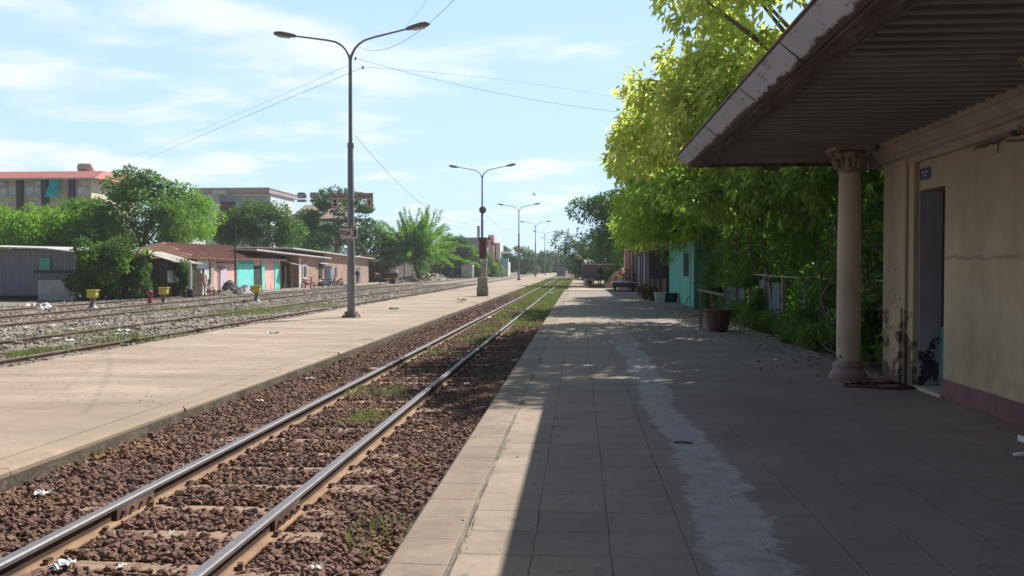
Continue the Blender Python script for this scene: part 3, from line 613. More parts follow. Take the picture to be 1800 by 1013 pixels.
# ------------------------------------------------------------------ lamp posts
ZP = .02
def lamp():
    r = empty('street_lamp', (0, 0, 0))
    MB().obox((0, 0, .02), (.42, .42, .04)).obox((0, 0, .11), (.30, .30, .15), (0, 0, 0), .012).build('base', M['lamphead'], r, bevel=.01)
    bl = MB()
    for sx in (-1, 1):
        for sy in (-1, 1): bl.tube([(sx * .17, sy * .17, .03), (sx * .17, sy * .17, .09)], .022, 6)
    bl.build('bolts', M['dark'], r)
    MB().tube([(0, 0, .05), (0, 0, 2.2), (0, 0, 2.25), (0, 0, 5.2), (0, 0, 5.25), (0, 0, 7.9)], [.118, .108, .10, .085, .06, .05], 14).tube([(0, 0, 5.15), (0, 0, 5.3)], .095, 12).build('pole', M['galv'], r)
    for s in (-1, 1):
        pts = [(0, 0, 7.8), (s * .04, 0, 7.95), (s * .13, 0, 8.13), (s * .26, 0, 8.27), (s * .44, 0, 8.38), (s * .7, 0, 8.45), (s * 1.2, 0, 8.545), (s * 1.72, 0, 8.64)]
        MB().tube(pts, [.045, .042, .036, .034, .032, .03, .028, .026], 8).build('arm', M['galv'], r)
        h = MB(); sec = [(1.66, .035, .035), (1.72, .07, .065), (1.88, .10, .085), (2.1, .13, .105), (2.28, .11, .085), (2.37, .04, .035)]; vs = []; fs = []
        for (x, a, b) in sec:
            for j in range(12):
                t = 2 * math.pi * j / 12; zz_ = math.sin(t) * b; zz_ = zz_ if zz_ > 0 else zz_ * .7
                vs.append((s * x, math.cos(t) * a, 8.63 + (x - 1.66) * .17 + zz_))
        for i in range(5):
            for j in range(12):
                j2 = (j + 1) % 12; fs.append((i * 12 + j, i * 12 + j2, (i + 1) * 12 + j2, (i + 1) * 12 + j))
        fs += [tuple(range(12)), tuple(range(60, 72))]
        hh = h.add(vs, fs, True).build('lamp_head', M['lamphead'], r)
        MB().obox((s * 2.06, 0, 8.63), (.34, .15, .04), (0, -s * .17, 0)).build('lens', M['glass'], hh, bevel=.012)
    return r
L0 = lamp()
LY = [26.0, 62.0, 100.0, 138.0, 176.0, 214.0, 256.0]
LN = ['tall twin-arm lamp post nearest the camera with signs fixed to it', 'twin-arm lamp post rising behind the concrete plinth', 'twin-arm lamp post with the bird flying beside it', 'fourth twin-arm lamp post along the platform, seen small beyond the bird', 'fifth twin-arm lamp post, thin in the distance', 'sixth twin-arm lamp post, faint above the far trees', 'farthest and smallest twin-arm lamp post']
for i, y in enumerate(LY):
    o = L0 if i == 0 else copy_tree(L0)
    x = at(617.5, 558, z=ZP).x if i == 0 else -6.62
    o.location = (x, y if i else at(617.5, 558, z=ZP).y, ZP); o.rotation_euler.z = R(-9); o.scale = (1, 1, .935 if i == 0 else .96)
    tag(o, LN[i], 'street lamp', 'twin-arm lamp posts down the island platform')
LP = Vector(L0.location)
def text(s, size, loc, rot, mat, parent, name='lettering', sx=1.0, bold=.0):
    cu = bpy.data.curves.new(name, 'FONT'); cu.body = s; cu.size = size; cu.align_x = 'CENTER'; cu.align_y = 'CENTER'; cu.extrude = .003; cu.offset = bold
    o = bpy.data.objects.new(name, cu); COL.objects.link(o); bpy.context.view_layer.update()
    me = bpy.data.meshes.new_from_object(o.evaluated_get(bpy.context.evaluated_depsgraph_get())); bpy.data.objects.remove(o)
    me.materials.clear(); me.materials.append(mat); m = bpy.data.objects.new(name, me); COL.objects.link(m)
    m.location = loc; m.rotation_euler = rot; m.scale = (sx, 1, 1)
    if parent: m.parent = parent
    return m
sg = empty('coach_sign', (LP.x - .02, LP.y - .13, at(617, 411, Y=LP.y).z), 0, 'small white sign reading TOA 3 strapped to the nearest lamp post', 'sign')
MB().obox((0, 0, 0), (.49, .02, .30)).build('board', M['sign'], sg, bevel=.004)
MB().obox((0, .1, .08), (.22, .2, .02)).obox((0, .1, -.08), (.22, .2, .02)).obox((-.08, 0, .175), (.25, .03, .05), (0, 0, 0), .012).obox((.12, 0, .17), (.16, .03, .04), (0, 0, 0), .01).build('bracket', M['redink'], sg)
text('TOA', .17, (-.10, -.014, 0), (R(90), 0, 0), M['ink'], sg, sx=.8, bold=.004); text('3', .27, (.155, -.014, 0), (R(90), 0, 0), M['ink'], sg, bold=.008)
cz = at(617, 346, Y=LP.y)
s2 = empty('track_number_sign', (at(619, 346, Y=LP.y + .15).x, LP.y + .16, cz.z), 0, 'wide faded sign pointing out track 2 and track 1, on the nearest lamp post', 'sign')
MB().obox((-.30, 0, .02), (.58, .02, .16)).obox((.30, 0, .02), (.58, .02, .16)).obox((-.50, 0, -.17), (.19, .02, .22)).obox((.50, 0, -.17), (.19, .02, .22)).build('board', M['sign'], s2)
MB().obox((-.595, 0, .03), (.012, .03, .2)).obox((.595, 0, -.08), (.015, .03, .38)).obox((0, 0, .107), (1.18, .03, .014)).build('frame', M['redink'], s2)
text('ĐƯỜNG SỐ', .115, (-.30, -.014, .015), (R(90), 0, 0), M['redink'], s2, sx=.9, bold=.003); text('ĐƯỜNG SỐ', .115, (.30, -.014, .015), (R(90), 0, 0), M['redink'], s2, sx=.9, bold=.003)
text('2', .21, (-.50, -.014, -.17), (R(90), 0, 0), M['ink'], s2, bold=.009); text('1', .21, (.50, -.014, -.17), (R(90), 0, 0), M['ink'], s2, bold=.009)
# horn speaker on second pole
hs = empty('horn_speaker', (-6.62, 62, at(853, 370, Y=62).z), 0, 'round grey horn loudspeaker clamped to the second lamp post', 'loudspeaker')
q = MB().lathe([(.07, 0), (.08, .1), (.13, .2), (.24, .28), (.25, .29), (.22, .27), (.10, .18)], n=18).build('horn', M['lamphead'], hs); q.rotation_euler = (R(90), 0, R(15)); q.location = (0, -.1, 0)
MB().tube([(0, 0, 0), (0, -.14, 0)], .05, 8).build('bracket', M['dark'], hs)

# wires
def wire(name, a, b, sag, label, r=.009, n=24, grp=None):
    pts = []
    for i in range(n + 1):
        t = i / n; p = a.lerp(b, t); p.z -= sag * 4 * t * (1 - t); pts.append(p)
    return tag(MB().tube(pts, r * .62, 4).build(name, M['wire']), label, 'cable', grp)
G = 'overhead wires over the tracks'
wire('overhead_wire', at(640, 118, Y=27), at(150, 330, Y=70), -.1, 'wire running down to the lower left from the insulator by the lamp post', .012, grp=G)
wire('overhead_wire', at(612, 115, Y=31), at(190, 290, Y=80), .2, 'thinner wire just above the one running down to the lower left', .009, grp=G)
wire('overhead_wire', at(630, 104, Y=31), at(1135, 202, Y=34), .25, 'thin wire crossing from the lamp post to the tree on the right', .009, grp=G)
wire('overhead_wire', at(640, 118, Y=29), at(1120, 180, Y=44), -.2, 'faintest wire sloping right beneath the clouds', .008, grp=G)
wire('overhead_wire', at(626, 80, Y=LP.y), at(812, -15, Y=13), .42, 'sagging cable rising from the lamp post to the top edge', .008, grp=G)
wire('overhead_wire', at(700, 55, Y=24), at(762, -18, Y=15), .1, 'short thin cable passing the right lamp head', .006, grp=G)
wire('overhead_wire', at(624, 238, Y=LP.y), at(852, 380, Y=62), 1.3, 'sagging cable between the first and second lamp posts', .012, grp=G)
wire('overhead_wire', at(856, 378, Y=62), at(914, 388, Y=100), 1.0, 'sagging cable between the second and third lamp posts', .018, grp=G)
for (px, py, lb) in ((625, 103, 'upper small black insulator hanging beside the lamp post'), (638, 119, 'lower small black insulator at the wire junction')):
    p = at(px, py, Y=28); tag(MB().lathe([(.01, -.05), (.04, -.02), (.02, 0), (.04, .02), (.01, .05)], c=p, n=10).build('insulator', M['dark']), lb, 'insulator', 'insulators')

# ------------------------------------------------------------------ foliage
def leaves(P, D, size, width=.42, bend=.18):
    """pointed two-faced leaves at P along D"""
    n = len(P); D = D / (np.linalg.norm(D, axis=1)[:, None] + 1e-9)
    u = np.cross(D, rng.normal(size=(n, 3)) * .6 + (0, 0, 1)); u /= (np.linalg.norm(u, axis=1)[:, None] + 1e-9); nn = np.cross(u, D)
    s = np.asarray(size)[:, None]; mid = P + D * s * .45 + nn * s * bend
    tip = P + D * s - nn * s * .05
    v = np.stack([P, mid + u * s * width * .5 , tip, mid - u * s * width * .5], 1)
    t = np.array([(0, 1, 2), (0, 2, 3)])[None] + 4 * np.arange(n)[:, None, None]
    return v.reshape(-1, 3), t.reshape(-1, 3)
def sph(n):
    d = rng.normal(size=(n, 3)); return d / np.linalg.norm(d, axis=1)[:, None]
def clump_leaves(C, Rr, per, size, droop=.4, shell=.75, sprig=0, width=.42):
    """C clump centres, Rr clump radii (n,3)"""
    n = len(C); idx = np.repeat(np.arange(n), per); d = sph(len(idx)); r = shell + (1 - shell) * rng.random((len(idx), 1)) ** .5; r *= rng.uniform(.3, 1.08, (len(idx), 1)) ** .35
    base = C[idx] + d * r * Rr[idx]
    if sprig:
        base = np.repeat(base, sprig, 0); d = np.repeat(d, sprig, 0) * .7 + rng.normal(0, .55, (len(idx) * sprig, 3)); base = base + rng.normal(0, size * .22, base.shape)
    D = d + rng.normal(0, .35, d.shape); D[:, 2] -= droop
    return leaves(base, D, rng.uniform(.6, 1.25, len(base)) * size, width)
def ellclumps(c, r, n, rmin, rmax, flat=.75, low=-.6):
    d = sph(n * 3); d = d[d[:, 2] > low][:n]; rr = rng.uniform(.35, 1, (len(d), 1)) ** .45
    C = np.array(c) + d * rr * np.array(r); s = rng.uniform(rmin, rmax, (len(d), 1)); return C, np.concatenate([s, s, s * flat], 1)
def limbs(mb, base, fork, C, r0, k=10):
    base = Vector(base); fork = Vector(fork); m = base.lerp(fork, .5) + Vector((random.uniform(-.1, .1), random.uniform(-.1, .1), 0))
    mb.tube([base, m, fork], [r0 * 1.25, r0, r0 * .8], 8)
    sel = list(range(len(C))); random.shuffle(sel)
    for i in sel[:k]:
        c = Vector(C[i]); q = fork.lerp(c, .5); q.z += (c - fork).length * .1 + .1
        q += Vector((random.uniform(-.2, .2), random.uniform(-.2, .2), 0)); mb.tube([fork, q, c], [r0 * .55, r0 * .3, r0 * .08], 6)
def tree(label, base, fork_h, ell, ncl, cr, per, size, mat, r0=.2, droop=.4, group=None, sprig=0, name='tree', flat=.75, k=12, low=-.6, cat='tree', width=.42, cl=None):
    t = empty(name, base, 0, label, cat, group)
    Cs = []; Rs = []
    for (c, r, f) in ell:
        a, b = ellclumps(c, r, max(1, int(ncl * f)), cr[0], cr[1], flat, low); Cs.append(a); Rs.append(b)
    if cl is not None: Cs.append(cl[0]); Rs.append(cl[1])
    C = np.concatenate(Cs); Rr = np.concatenate(Rs)
    v, f = clump_leaves(C, Rr, per, size, droop, sprig=sprig, width=width)
    o = np_mesh('crown', v - np.array(base), f, mat, t)
    mb = MB(); b = Vector(base); fk = Vector((b.x, b.y, b.z + fork_h)); limbs(mb, b, fk, C, r0, k)
    P(mb, 'trunk', M['bark'], t); return t

# big backlit tree over the right-hand platform, behind the canopy
tree('big tree with glowing yellow-green leaves overhanging the platform beside the canopy', (6.6, 21, -.05), 3.2,
     [((6.3, 21.5, 7.3), (4.3, 5.0, 3.2), 1.0), ((5.2, 19.0, 8.2), (2.4, 2.4, 2.0), .25), ((3.75, 23.0, 4.9), (2.9, 4.6, 1.5), .6)], 165, (.4, .85), 34, .235, M['L_main'], .28, .75, sprig=4, name='big_tree', k=26, width=.40, flat=.5)
tree('fresh green tree with drooping boughs under the yellow-green one, reaching down to the fence', (6.3, 17.8, -.05), 2.4,
     [((5.2, 20.5, 3.6), (3.0, 5.2, 1.6), .9), ((6.4, 17.5, 3.6), (3.0, 3.8, 2.0), .6), ((3.7, 24.5, 3.5), (1.9, 3.2, 1.1), .3)], 105, (.4, .85), 34, .22, M['L_green'], .2, .8, sprig=4, name='green_tree', k=20, width=.40, flat=.6)
tree('second yellow-green tree just beyond the big overhanging one', (6.3, 33, -.05), 2.4,
     [((5.2, 35, 5.0), (3.9, 5.0, 2.7), 1), ((4.1, 34, 3.2), (2.2, 4.0, 1.2), .45), ((3.9, 43, 3.4), (1.9, 5.5, 1.3), .45)], 160, (.45, .95), 84, .24, M['L_main2'], .24, .7, sprig=2, name='big_tree', k=18, width=.42, flat=.55)
tree('dark green tree leaning over the far sheds on the right', (6.2, 74, -.1), 2.5,
     [((5.4, 77, 5.0), (4.4, 6, 3.7), 1), ((2.0, 77, 6.3), (2.6, 3, .7), .22), ((4.4, 90, 3.6), (3.2, 6, 3.0), .6)], 110, (.6, 1.3), 120, .28, M['L_dark'], .25, .3, name='dark_tree', k=14)
tree('leafy shade tree filling the space behind the fence, right of the teal wall', (7.6, 42, -.1), 2.2,
     [((7.4, 43, 4.2), (4.2, 7, 3.2), 1)], 80, (.7, 1.3), 110, .25, M['L_mid'], .2, .5, name='dark_tree', k=8)
tree('dark tree close behind the station end wall', (8.6, 15.5, -.1), 1.5, [((8.0, 16, 2.6), (3.2, 3.2, 2.7), 1)], 90, (.5, .9), 120, .15, M['L_shade'], .16, .6, name='dark_tree', k=10, low=-1)
# hedge of creepers over the fence
def hedge(label, x0, x1, y0, y1, z0, z1, ncl, per, size, mat, name='hedge', cr=(.3, .6), edge=None, bark=True):
    h = empty(name, ((x0 + x1) / 2, (y0 + y1) / 2, z0), 0, label, 'hedge'); n = ncl
    C = np.stack([rng.uniform(x0, x1, n), rng.uniform(y0, y1, n), rng.uniform(z0, z1, n)], 1)
    if edge is not None: C = C[edge(C)]
    s = rng.uniform(cr[0], cr[1], (len(C), 1)); v, f = clump_leaves(C, np.concatenate([s, s, s * .8], 1), per, size, .6, sprig=2)
    v[:, 2] = np.maximum(v[:, 2], z0 - .02)
    np_mesh('foliage', v - np.array(h.location), f, mat, h)
    if bark:
        mb = MB()
        for i in range(26):
            y = random.uniform(y0, y1); x = random.uniform(x0 + .1, x1); pts = [(x, y, z0)]
            for q in range(5): pts.append((pts[-1][0] + random.uniform(-.25, .2), pts[-1][1] + random.uniform(-.3, .3), z0 + (z1 - z0) * (q + 1) / 6))
            mb.tube(pts, [.03, .028, .024, .02, .015, .01], 5)
        P(mb, 'stems', M['bark'], h)
    return h
hedge('tangled creeper hedge hanging over the fence behind the column', 4.6, 6.4, 12.6, 31.5, .0, 3.5, 360, 55, .15, M['L_shade'], edge=lambda C: (C[:, 2] > 1.5) | (C[:, 0] > 5.3) | (rng.random(len(C)) < .12))
hedge('wall of dark shrubs closing off the view behind the creeper hedge', 7.0, 9.5, 13, 60, .0, 4.4, 260, 60, .22, M['L_dark'], cr=(.6, 1.1))
hedge('creepers spilling over the fence in front of the column', 4.3, 5.0, 13.0, 17.5, .1, 2.6, 34, 60, .14, M['L_shade'], cr=(.2, .45))
hedge('creepers hanging over the far part of the fence', 4.4, 5.0, 24, 30, .9, 2.8, 60, 60, .15, M['L_mid'], cr=(.25, .45))
hedge('curtain of creepers covering the near corner of the turquoise hut', 4.45, 5.6, 29.5, 33.2, .0, 3.6, 70, 60, .16, M['L_shade'])
hedge('low weeds growing along the foot of the fence', 3.98, 4.7, 15.5, 27, -.02, .42, 60, 40, .11, M['L_mid'], name='weeds', cr=(.12, .28), bark=False)
def bush(label, px, py, s, h, mat, size=.12, per=70, n=9, name='bush', z=0.0, Y=None, grp=None):
    p = at(px, py, z=z) if Y is None else Vector((at(px, py, Y=Y).x, Y, z))
    b = empty(name, (p.x, p.y, z), 0, label, 'plant', grp); C = rng.normal(0, .4, (n, 3)) * (s, s, 0) + (0, 0, 0); C[:, 2] = rng.uniform(.15, 1, n) * h
    r = rng.uniform(.2, .42, (n, 1)) * max(s, h * .6); v, f = clump_leaves(C, np.concatenate([r, r, r], 1), per, size, .2, sprig=2); v[:, 2] = np.maximum(v[:, 2], .005)
    np_mesh('foliage', v, f, mat, b); mb = MB()
    for i in range(min(n, 8)): mb.tube([(0, 0, 0), (C[i][0] * .4, C[i][1] * .4, C[i][2] * .5), tuple(C[i])], [.03, .02, .01], 5)
    mb.build('stems', M['bark'], b); return b
bush('broad leafy plant between the column and the pilaster', 1530, 640, .30, .9, M['L_shade'], .13, 60, 10)
bush('green sprawling plant under the fence right of the pot', 1340, 572, .45, .8, M['L_mid'], .12, 60, 12)
bush('taller bright shrub behind the wooden rack', 1250, 548, .5, 1.5, M['L_mid'], .13, 60, 14)
bush('leafy plant rising against the fence near the column', 1440, 600, .5, 1.2, M['L_mid'], .13, 60, 14)

# grit and weeds on the paving
n = 1500; x = rng.uniform(-.9, 4.0, n); yy = 4 + 34 * rng.random(n) ** 1.5; keep = (np.abs(x + .6) < .06) | (x > 3.2) | (rng.random(n) < .10)
tag(stones('grit', np.stack([x, yy, np.full(n, .003)], 1)[keep], rng.uniform(.002, .007, keep.sum()), M['stone']), kind='stuff')
n = 700; x = rng.uniform(-8.1, -4.05, n); yy = 9 + 50 * rng.random(n) ** 1.4
tag(stones('grit', np.stack([x, yy, np.full(n, .023)], 1), rng.uniform(.003, .010, n), M['gstone']), kind='stuff')
n = 1500; x = rng.choice([-4.0, -.985], n) + rng.normal(0, .02, n); yy = 5 + 25 * rng.random(n); k_ = (np.sin(yy * 1.9) + np.sin(yy * .73 + x)) > .7
tag(blades('kerb_weeds', np.stack([x, yy, np.full(n, -.13)], 1)[k_], rng.uniform(.04, .10, k_.sum()), rng.uniform(.003, .007, k_.sum()), M['grass']), kind='stuff')
n = 700; x = -.6 + rng.normal(0, .012, n); yy = 4.5 + 12 * rng.random(n); k_ = np.sin(yy * 2.7 + 1) > .55
tag(blades('crack_weeds', np.stack([x, yy, np.full(n, 0)], 1)[k_], rng.uniform(.01, .035, k_.sum()), rng.uniform(.002, .004, k_.sum()), M['grass']), kind='stuff')
# fence on the right
fe = empty('fence', (4.62, 22, -.03), 0, 'old fence of concrete posts, pale rail and weathered blue-grey sheets under the creepers', 'fence')
for i, y in enumerate(np.arange(12.8, 32.5, 2.05)): P(MB().obox((4.62, float(y), .62), (.09, .09, 1.36), (random.uniform(-.02, .02), random.uniform(-.02, .02), 0)), 'post', M['conc'], fe)
P(MB().tube([(4.575, 12.8, 1.25), (4.57, 20, 1.23), (4.575, 26, 1.27), (4.57, 32, 1.26)], .02, 6), 'rail', M['conc'], fe)
shm = plain('weathered_blue_sheet', (.17, .22, .25), .8, .25, 1.5, dirt=(.09, .08, .07), dirtamt=.8, bump=.15)
for y0, y1, hh in ((13.4, 14.7, 1.0), (16.8, 18.2, 1.15), (18.3, 19.6, 1.0), (21.6, 23.0, 1.1), (23.1, 24.5, 1.15), (26.2, 28.6, 1.1), (28.8, 31, 1.0)):
    P(MB().sheet(lambda u, v: (4.66 + .012 * math.sin(u * (y1 - y0) * 70), y0 + u * (y1 - y0), -.02 + v * hh), 80, 2), 'sheet', shm, fe)
for k in range(3):
    db = MB()
    for i in range(10):
        a = at(random.uniform(1290, 1460), random.uniform(575, 635), z=.0); an = random.uniform(0, 3.1); L = random.uniform(.15, .5)
        if a.x < 3.95: a.x = 4.0 + random.random() * .3
        db.tube([(a.x, a.y, .015), (a.x + math.cos(an) * L, a.y + math.sin(an) * L, .02 + random.random() * .15)], .012, 5)
    tag(db.build('twigs', M['wood']), kind='stuff')
# leaf litter on the right platform
n = 900; x = 4.1 - np.abs(rng.normal(0, .7, n)); yy = rng.uniform(11, 34, n); k = (x > -.9); Pp = np.stack([x, yy, np.full(n, .006)], 1)[k]
D = rng.normal(size=Pp.shape); D[:, 2] = .1; v, f = leaves(Pp, D, rng.uniform(.03, .08, len(Pp)), .5, .06)
tag(np_mesh('fallen_leaves', v, f, leaf_mat('fallen_leaf', (.10, .06, .02), (.30, .24, .08), (.2, .18, .04), .1, .8)), kind='stuff')

# pot, rack, bucket, tub, planter
p = at(1262, 583, z=0)
pt = empty('pot', (p.x, p.y, 0), 0, 'large brown round pot standing on the platform by the fence', 'pot')
MB().lathe([(.19, 0), (.205, .02), (.255, .2), (.295, .42), (.31, .47), (.325, .48), (.325, .505), (.30, .51), (.285, .49), (.27, .42), (.2, .38)], n=28, wob=lambda t, z: 1 + .006 * math.sin(6 * t)).build('body', M['pot'], pt)
MB().lathe([(.001, .40), (.27, .41), (.27, .40)], n=20).build('soil', M['dirt'], pt)
rk = empty('wooden_rack', (p.x - .05, p.y + .75, 0), R(-20), 'low wooden rack with a pale sloping board behind the brown pot', 'rack')
MB().obox((0, 0, .86), (.62, .09, .05), (0, R(11), 0)).build('board', M['cement'], rk)
for xx in (-.24, .02, .22): MB().obox((xx, 0, .40), (.045, .05, .86 - xx * .35)).build('leg', M['wood'], rk)
q = at(1225, 557, z=0); tag(MB().tube([(q.x - .18, q.y, .02), (q.x, q.y, .05), (q.x + .2, q.y, .04)], .025, 6).build('log', M['wood']), 'dark short log on the ground left of the pot', 'log')
q = at(1207, 538, z=0); tag(MB().tube([(q.x - .08, q.y - .05, .0), (q.x + .25, q.y + .1, .75)], .02, 6).build('pole', M['wood']), 'thin dark pole leaning on the teal wall', 'pole')
q = at(1160, 531, z=0); b_ = empty('bucket', (q.x, q.y, 0), 0, 'square white tub standing on the platform by the sheds', 'bucket')
MB().add([(-.17, -.17, 0), (.17, -.17, 0), (.17, .17, 0), (-.17, .17, 0), (-.21, -.21, .38), (.21, -.21, .38), (.21, .21, .38), (-.21, .21, .38)], [(0, 1, 2, 3), (0, 4, 5, 1), (1, 5, 6, 2), (2, 6, 7, 3), (3, 7, 4, 0), (4, 7, 6, 5)]).build('body', M['white'], b_)
MB().obox((0, -.22, .37), (.47, .03, .05)).obox((0, .22, .37), (.47, .03, .05)).obox((-.22, 0, .37), (.03, .41, .05)).obox((.22, 0, .37), (.03, .41, .05)).build('rim', M['white'], b_)
q = at(1180, 531, z=0); b_ = empty('tub', (q.x, q.y, 0), 0, 'dark blue barrel-like tub between the white tub and the teal wall', 'tub')
MB().lathe([(.22, 0), (.26, .1), (.27, .35), (.28, .37), (.25, .38), (.24, .3)], n=18).build('body', M['dkblue'], b_)
for i, (px, py, lb) in enumerate(((1146, 529, 'dark reddish potted plant touching the white tub'), (1134, 526, 'dark reddish potted plant farther left of the white tub'))):
    q = at(px, py, z=0); t = empty('potted_plant', (q.x, q.y, 0), 0, lb, 'plant', 'potted plants by the sheds'); MB().lathe([(.12, 0), (.18, .22), (.19, .24), (.15, .2)], n=14).build('flowerpot', M['plinth'], t)
    C = rng.normal(0, .12, (8, 3)) + (0, 0, .42); v, f = clump_leaves(C, np.full((8, 3), .16), 60, .09, .1); np_mesh('foliage', v, f, M['L_red'], t)

# teal wall hut
th = empty('teal_hut', (4.3, 37, 0), 0, 'turquoise painted hut wall beside the platform with a small dark window', 'hut')
P(MB().box(4.15, 6.5, 33.2, 42.5, -.1, 2.45), 'wall', M['tealr'], th)
P(MB().box(4.10, 6.6, 33.1, 42.6, 2.45, 2.52), 'roof', M['rustroof'], th)
P(MB().box(4.13, 4.148, 35.0, 36.6, 1.1, 2.0), 'window', M['void'], th)
P(MB().box(4.09, 4.149, 33.1, 33.35, 0, 2.44).box(4.09, 4.149, 34.2, 34.35, 0, 2.44), 'pilaster', plain('pale_teal', (.30, .62, .55), .8, .1), th)
# row of dark sheds beyond
def shed_row():
    s = empty('market_shed', (4.4, 52, 0), 0, 'dark plank sheds with hung cloths beside the platform past the teal hut', 'shed')
    P(MB().box(4.1, 7, 43.5, 70, -.1, 2.4), 'wall', M['plank'], s)
    P(MB().extrude_y([(3.2, 2.5), (7.2, 3.0), (7.2, 3.05), (3.2, 2.55)], 43.2, 66), 'roof', M['rustroof'], s)
    for y in (44, 48.5, 53, 57.5, 62, 65.5): P(MB().tube([(3.35, y, -.1), (3.35, y, 2.52)], .05, 6), 'post', M['wood'], s)
    for y0, y1, m_, zt in ((49, 50.2, 'cloth2', 2.2), (50.6, 51.4, 'cloth1', 2.0), (53.4, 54.2, 'cloth2', 2.1), (56, 56.8, 'purpw', 1.9), (46, 47.5, 'purpw', 2.0), (60, 62, 'plank', 1.6)):
        P(MB().sheet(lambda u, v: (3.5 + .05 * math.sin(u * 14), y0 + u * (y1 - y0), .35 + v * (zt - .35)), 24, 3), 'hanging_cloth', M[m_], s)
    P(MB().box(3.35, 4.09, 43.55, 43.65, .9, 2.2), 'panel', M['purpw'], s)
    return s
shed_row()
pk = empty('pink_house', (4.5, 74, 0), 0, 'pinkish plaster house corner at the far end of the sheds', 'house')
P(MB().box(3.9, 8, 71, 80, -.1, 3.3), 'wall', M['pinkw'], pk); P(MB().box(3.6, 8.2, 70.7, 80.3, 3.3, 3.42), 'roof', M['rustroof'], pk); P(MB().box(3.88, 3.898, 73, 74.2, 0, 2.1), 'door', M['orange'], pk)
def mound(name, c, r, h, mat, label, cat, n=260, smat=None):
    t = empty(name, c, 0, label, cat); mb = MB(); mb.sheet(lambda u, v: (r[0] * v * math.cos(u * 6.2832), r[1] * v * math.sin(u * 6.2832), h * (1 - v ** 1.7) * (1 + .14 * math.sin(u * 18.85 + v * 9)) - .03), 36, 8); mb.build('heap', mat, t)
    if smat:
        a = rng.uniform(0, 6.28, n); q = rng.random(n) ** .5; Pp = np.stack([r[0] * q * np.cos(a), r[1] * q * np.sin(a), h * (1 - q ** 1.7)], 1); stones('rubble', Pp, rng.uniform(.05, .17, n), smat, t).update_tag(); tag(t.children[-1], kind='stuff')
    return t
q = at(1095, 505, z=-.05); mound('debris_heap', (3.3, 68, -.05), (1.5, 3.2), 1.35, M['orange'], 'heap of orange and pale rubbish in front of the pinkish house', 'heap', 200, M['gstone'])
cartp = at(1100, 512, z=0)
ct = empty('covered_cart', (cartp.x - .1, cartp.y + .5, 0), 0, 'low cart under a grey-blue tarpaulin at the end of the platform', 'cart')
MB().sheet(lambda u, v: ((u - .5) * 1.5, (v - .5) * 2.2, .52 + .10 * math.sin(u * 3.14) * math.sin(v * 3.14) + .02 * math.sin(u * 19 + v * 11)), 20, 12).build('tarpaulin', M['tarp'], ct)
MB().obox((0, 0, .38), (1.4, 2.1, .22)).build('body', M['plank'], ct)
for sx in (-.55, .55):
    for sy in (-.8, .8): MB().tube([(sx - .04, sy, .17), (sx + .04, sy, .17)], .17, 12).build('wheel', M['dark'], ct)
w_ = at(1040, 490, z=-.2); yw0 = 104
dk = empty('dark_wall', (3, yw0, -.2), 0, 'dark purplish boundary wall crossing behind the standing man', 'wall'); P(MB().box(at(1022, 480, Y=yw0).x, 7.5, yw0, yw0 + .25, -.3, 1.75), 'panel', M['purpw'], dk); P(MB().box(at(1021, 480, Y=yw0).x, 7.5, yw0 - .05, yw0 + .3, 1.75, 1.85), 'coping', M['cement'], dk)
for i, (px, py, Y, s, mt, lb) in enumerate(((1035, 497, 78, .5, 'cement', 'pale crate with a dark opening left of the standing man'), (1070, 498, 72, .45, 'litter', 'whitish sack right of the standing man'), (1050, 504, 69, .5, 'brick', 'low brown plank pile at the standing man\'s feet'))):
    x = at(px, py, Y=Y).x; t = empty('crate' if i == 0 else ('sack' if i == 1 else 'plank_pile'), (x, Y, -.08), .3, lb, 'crate' if i == 0 else ('sack' if i == 1 else 'planks'))
    if i == 0: MB().obox((0, 0, s * .5), (s * 1.6, s, s * 1.2), (0, 0, 0), .03).build('body', M[mt], t); MB().obox((0, -s * .5 - .01, s * .5), (s * .8, .02, s * .6)).build('opening', M['void'], t)
    elif i == 1: MB().lathe([(s * .5, 0), (s * .62, s * .3), (s * .45, s * .75), (s * .15, s), (s * .2, s * 1.12)], n=12, wob=lambda t_, z: 1 + .1 * math.sin(3 * t_ + z * 8)).build('body', M[mt], t)
    else:
        m_ = MB(); [m_.obox((random.uniform(-.2, .2), random.uniform(-.2, .2), .04 + .06 * j), (1.5, .16, .05), (0, 0, random.uniform(-.4, .4))) for j in range(4)]; m_.build('planks', M['wood'], t)
bush('tall dark shrubbery rising behind the dark boundary wall', 1062, 480, 5.0, 5.2, M['L_dark'], .35, 220, 40, z=-.3, Y=117)
bush('scrubby bush beside the orange rubbish heap', 1078, 490, 1.4, 1.5, M['L_mid'], .25, 130, 14, z=-.2, Y=84)
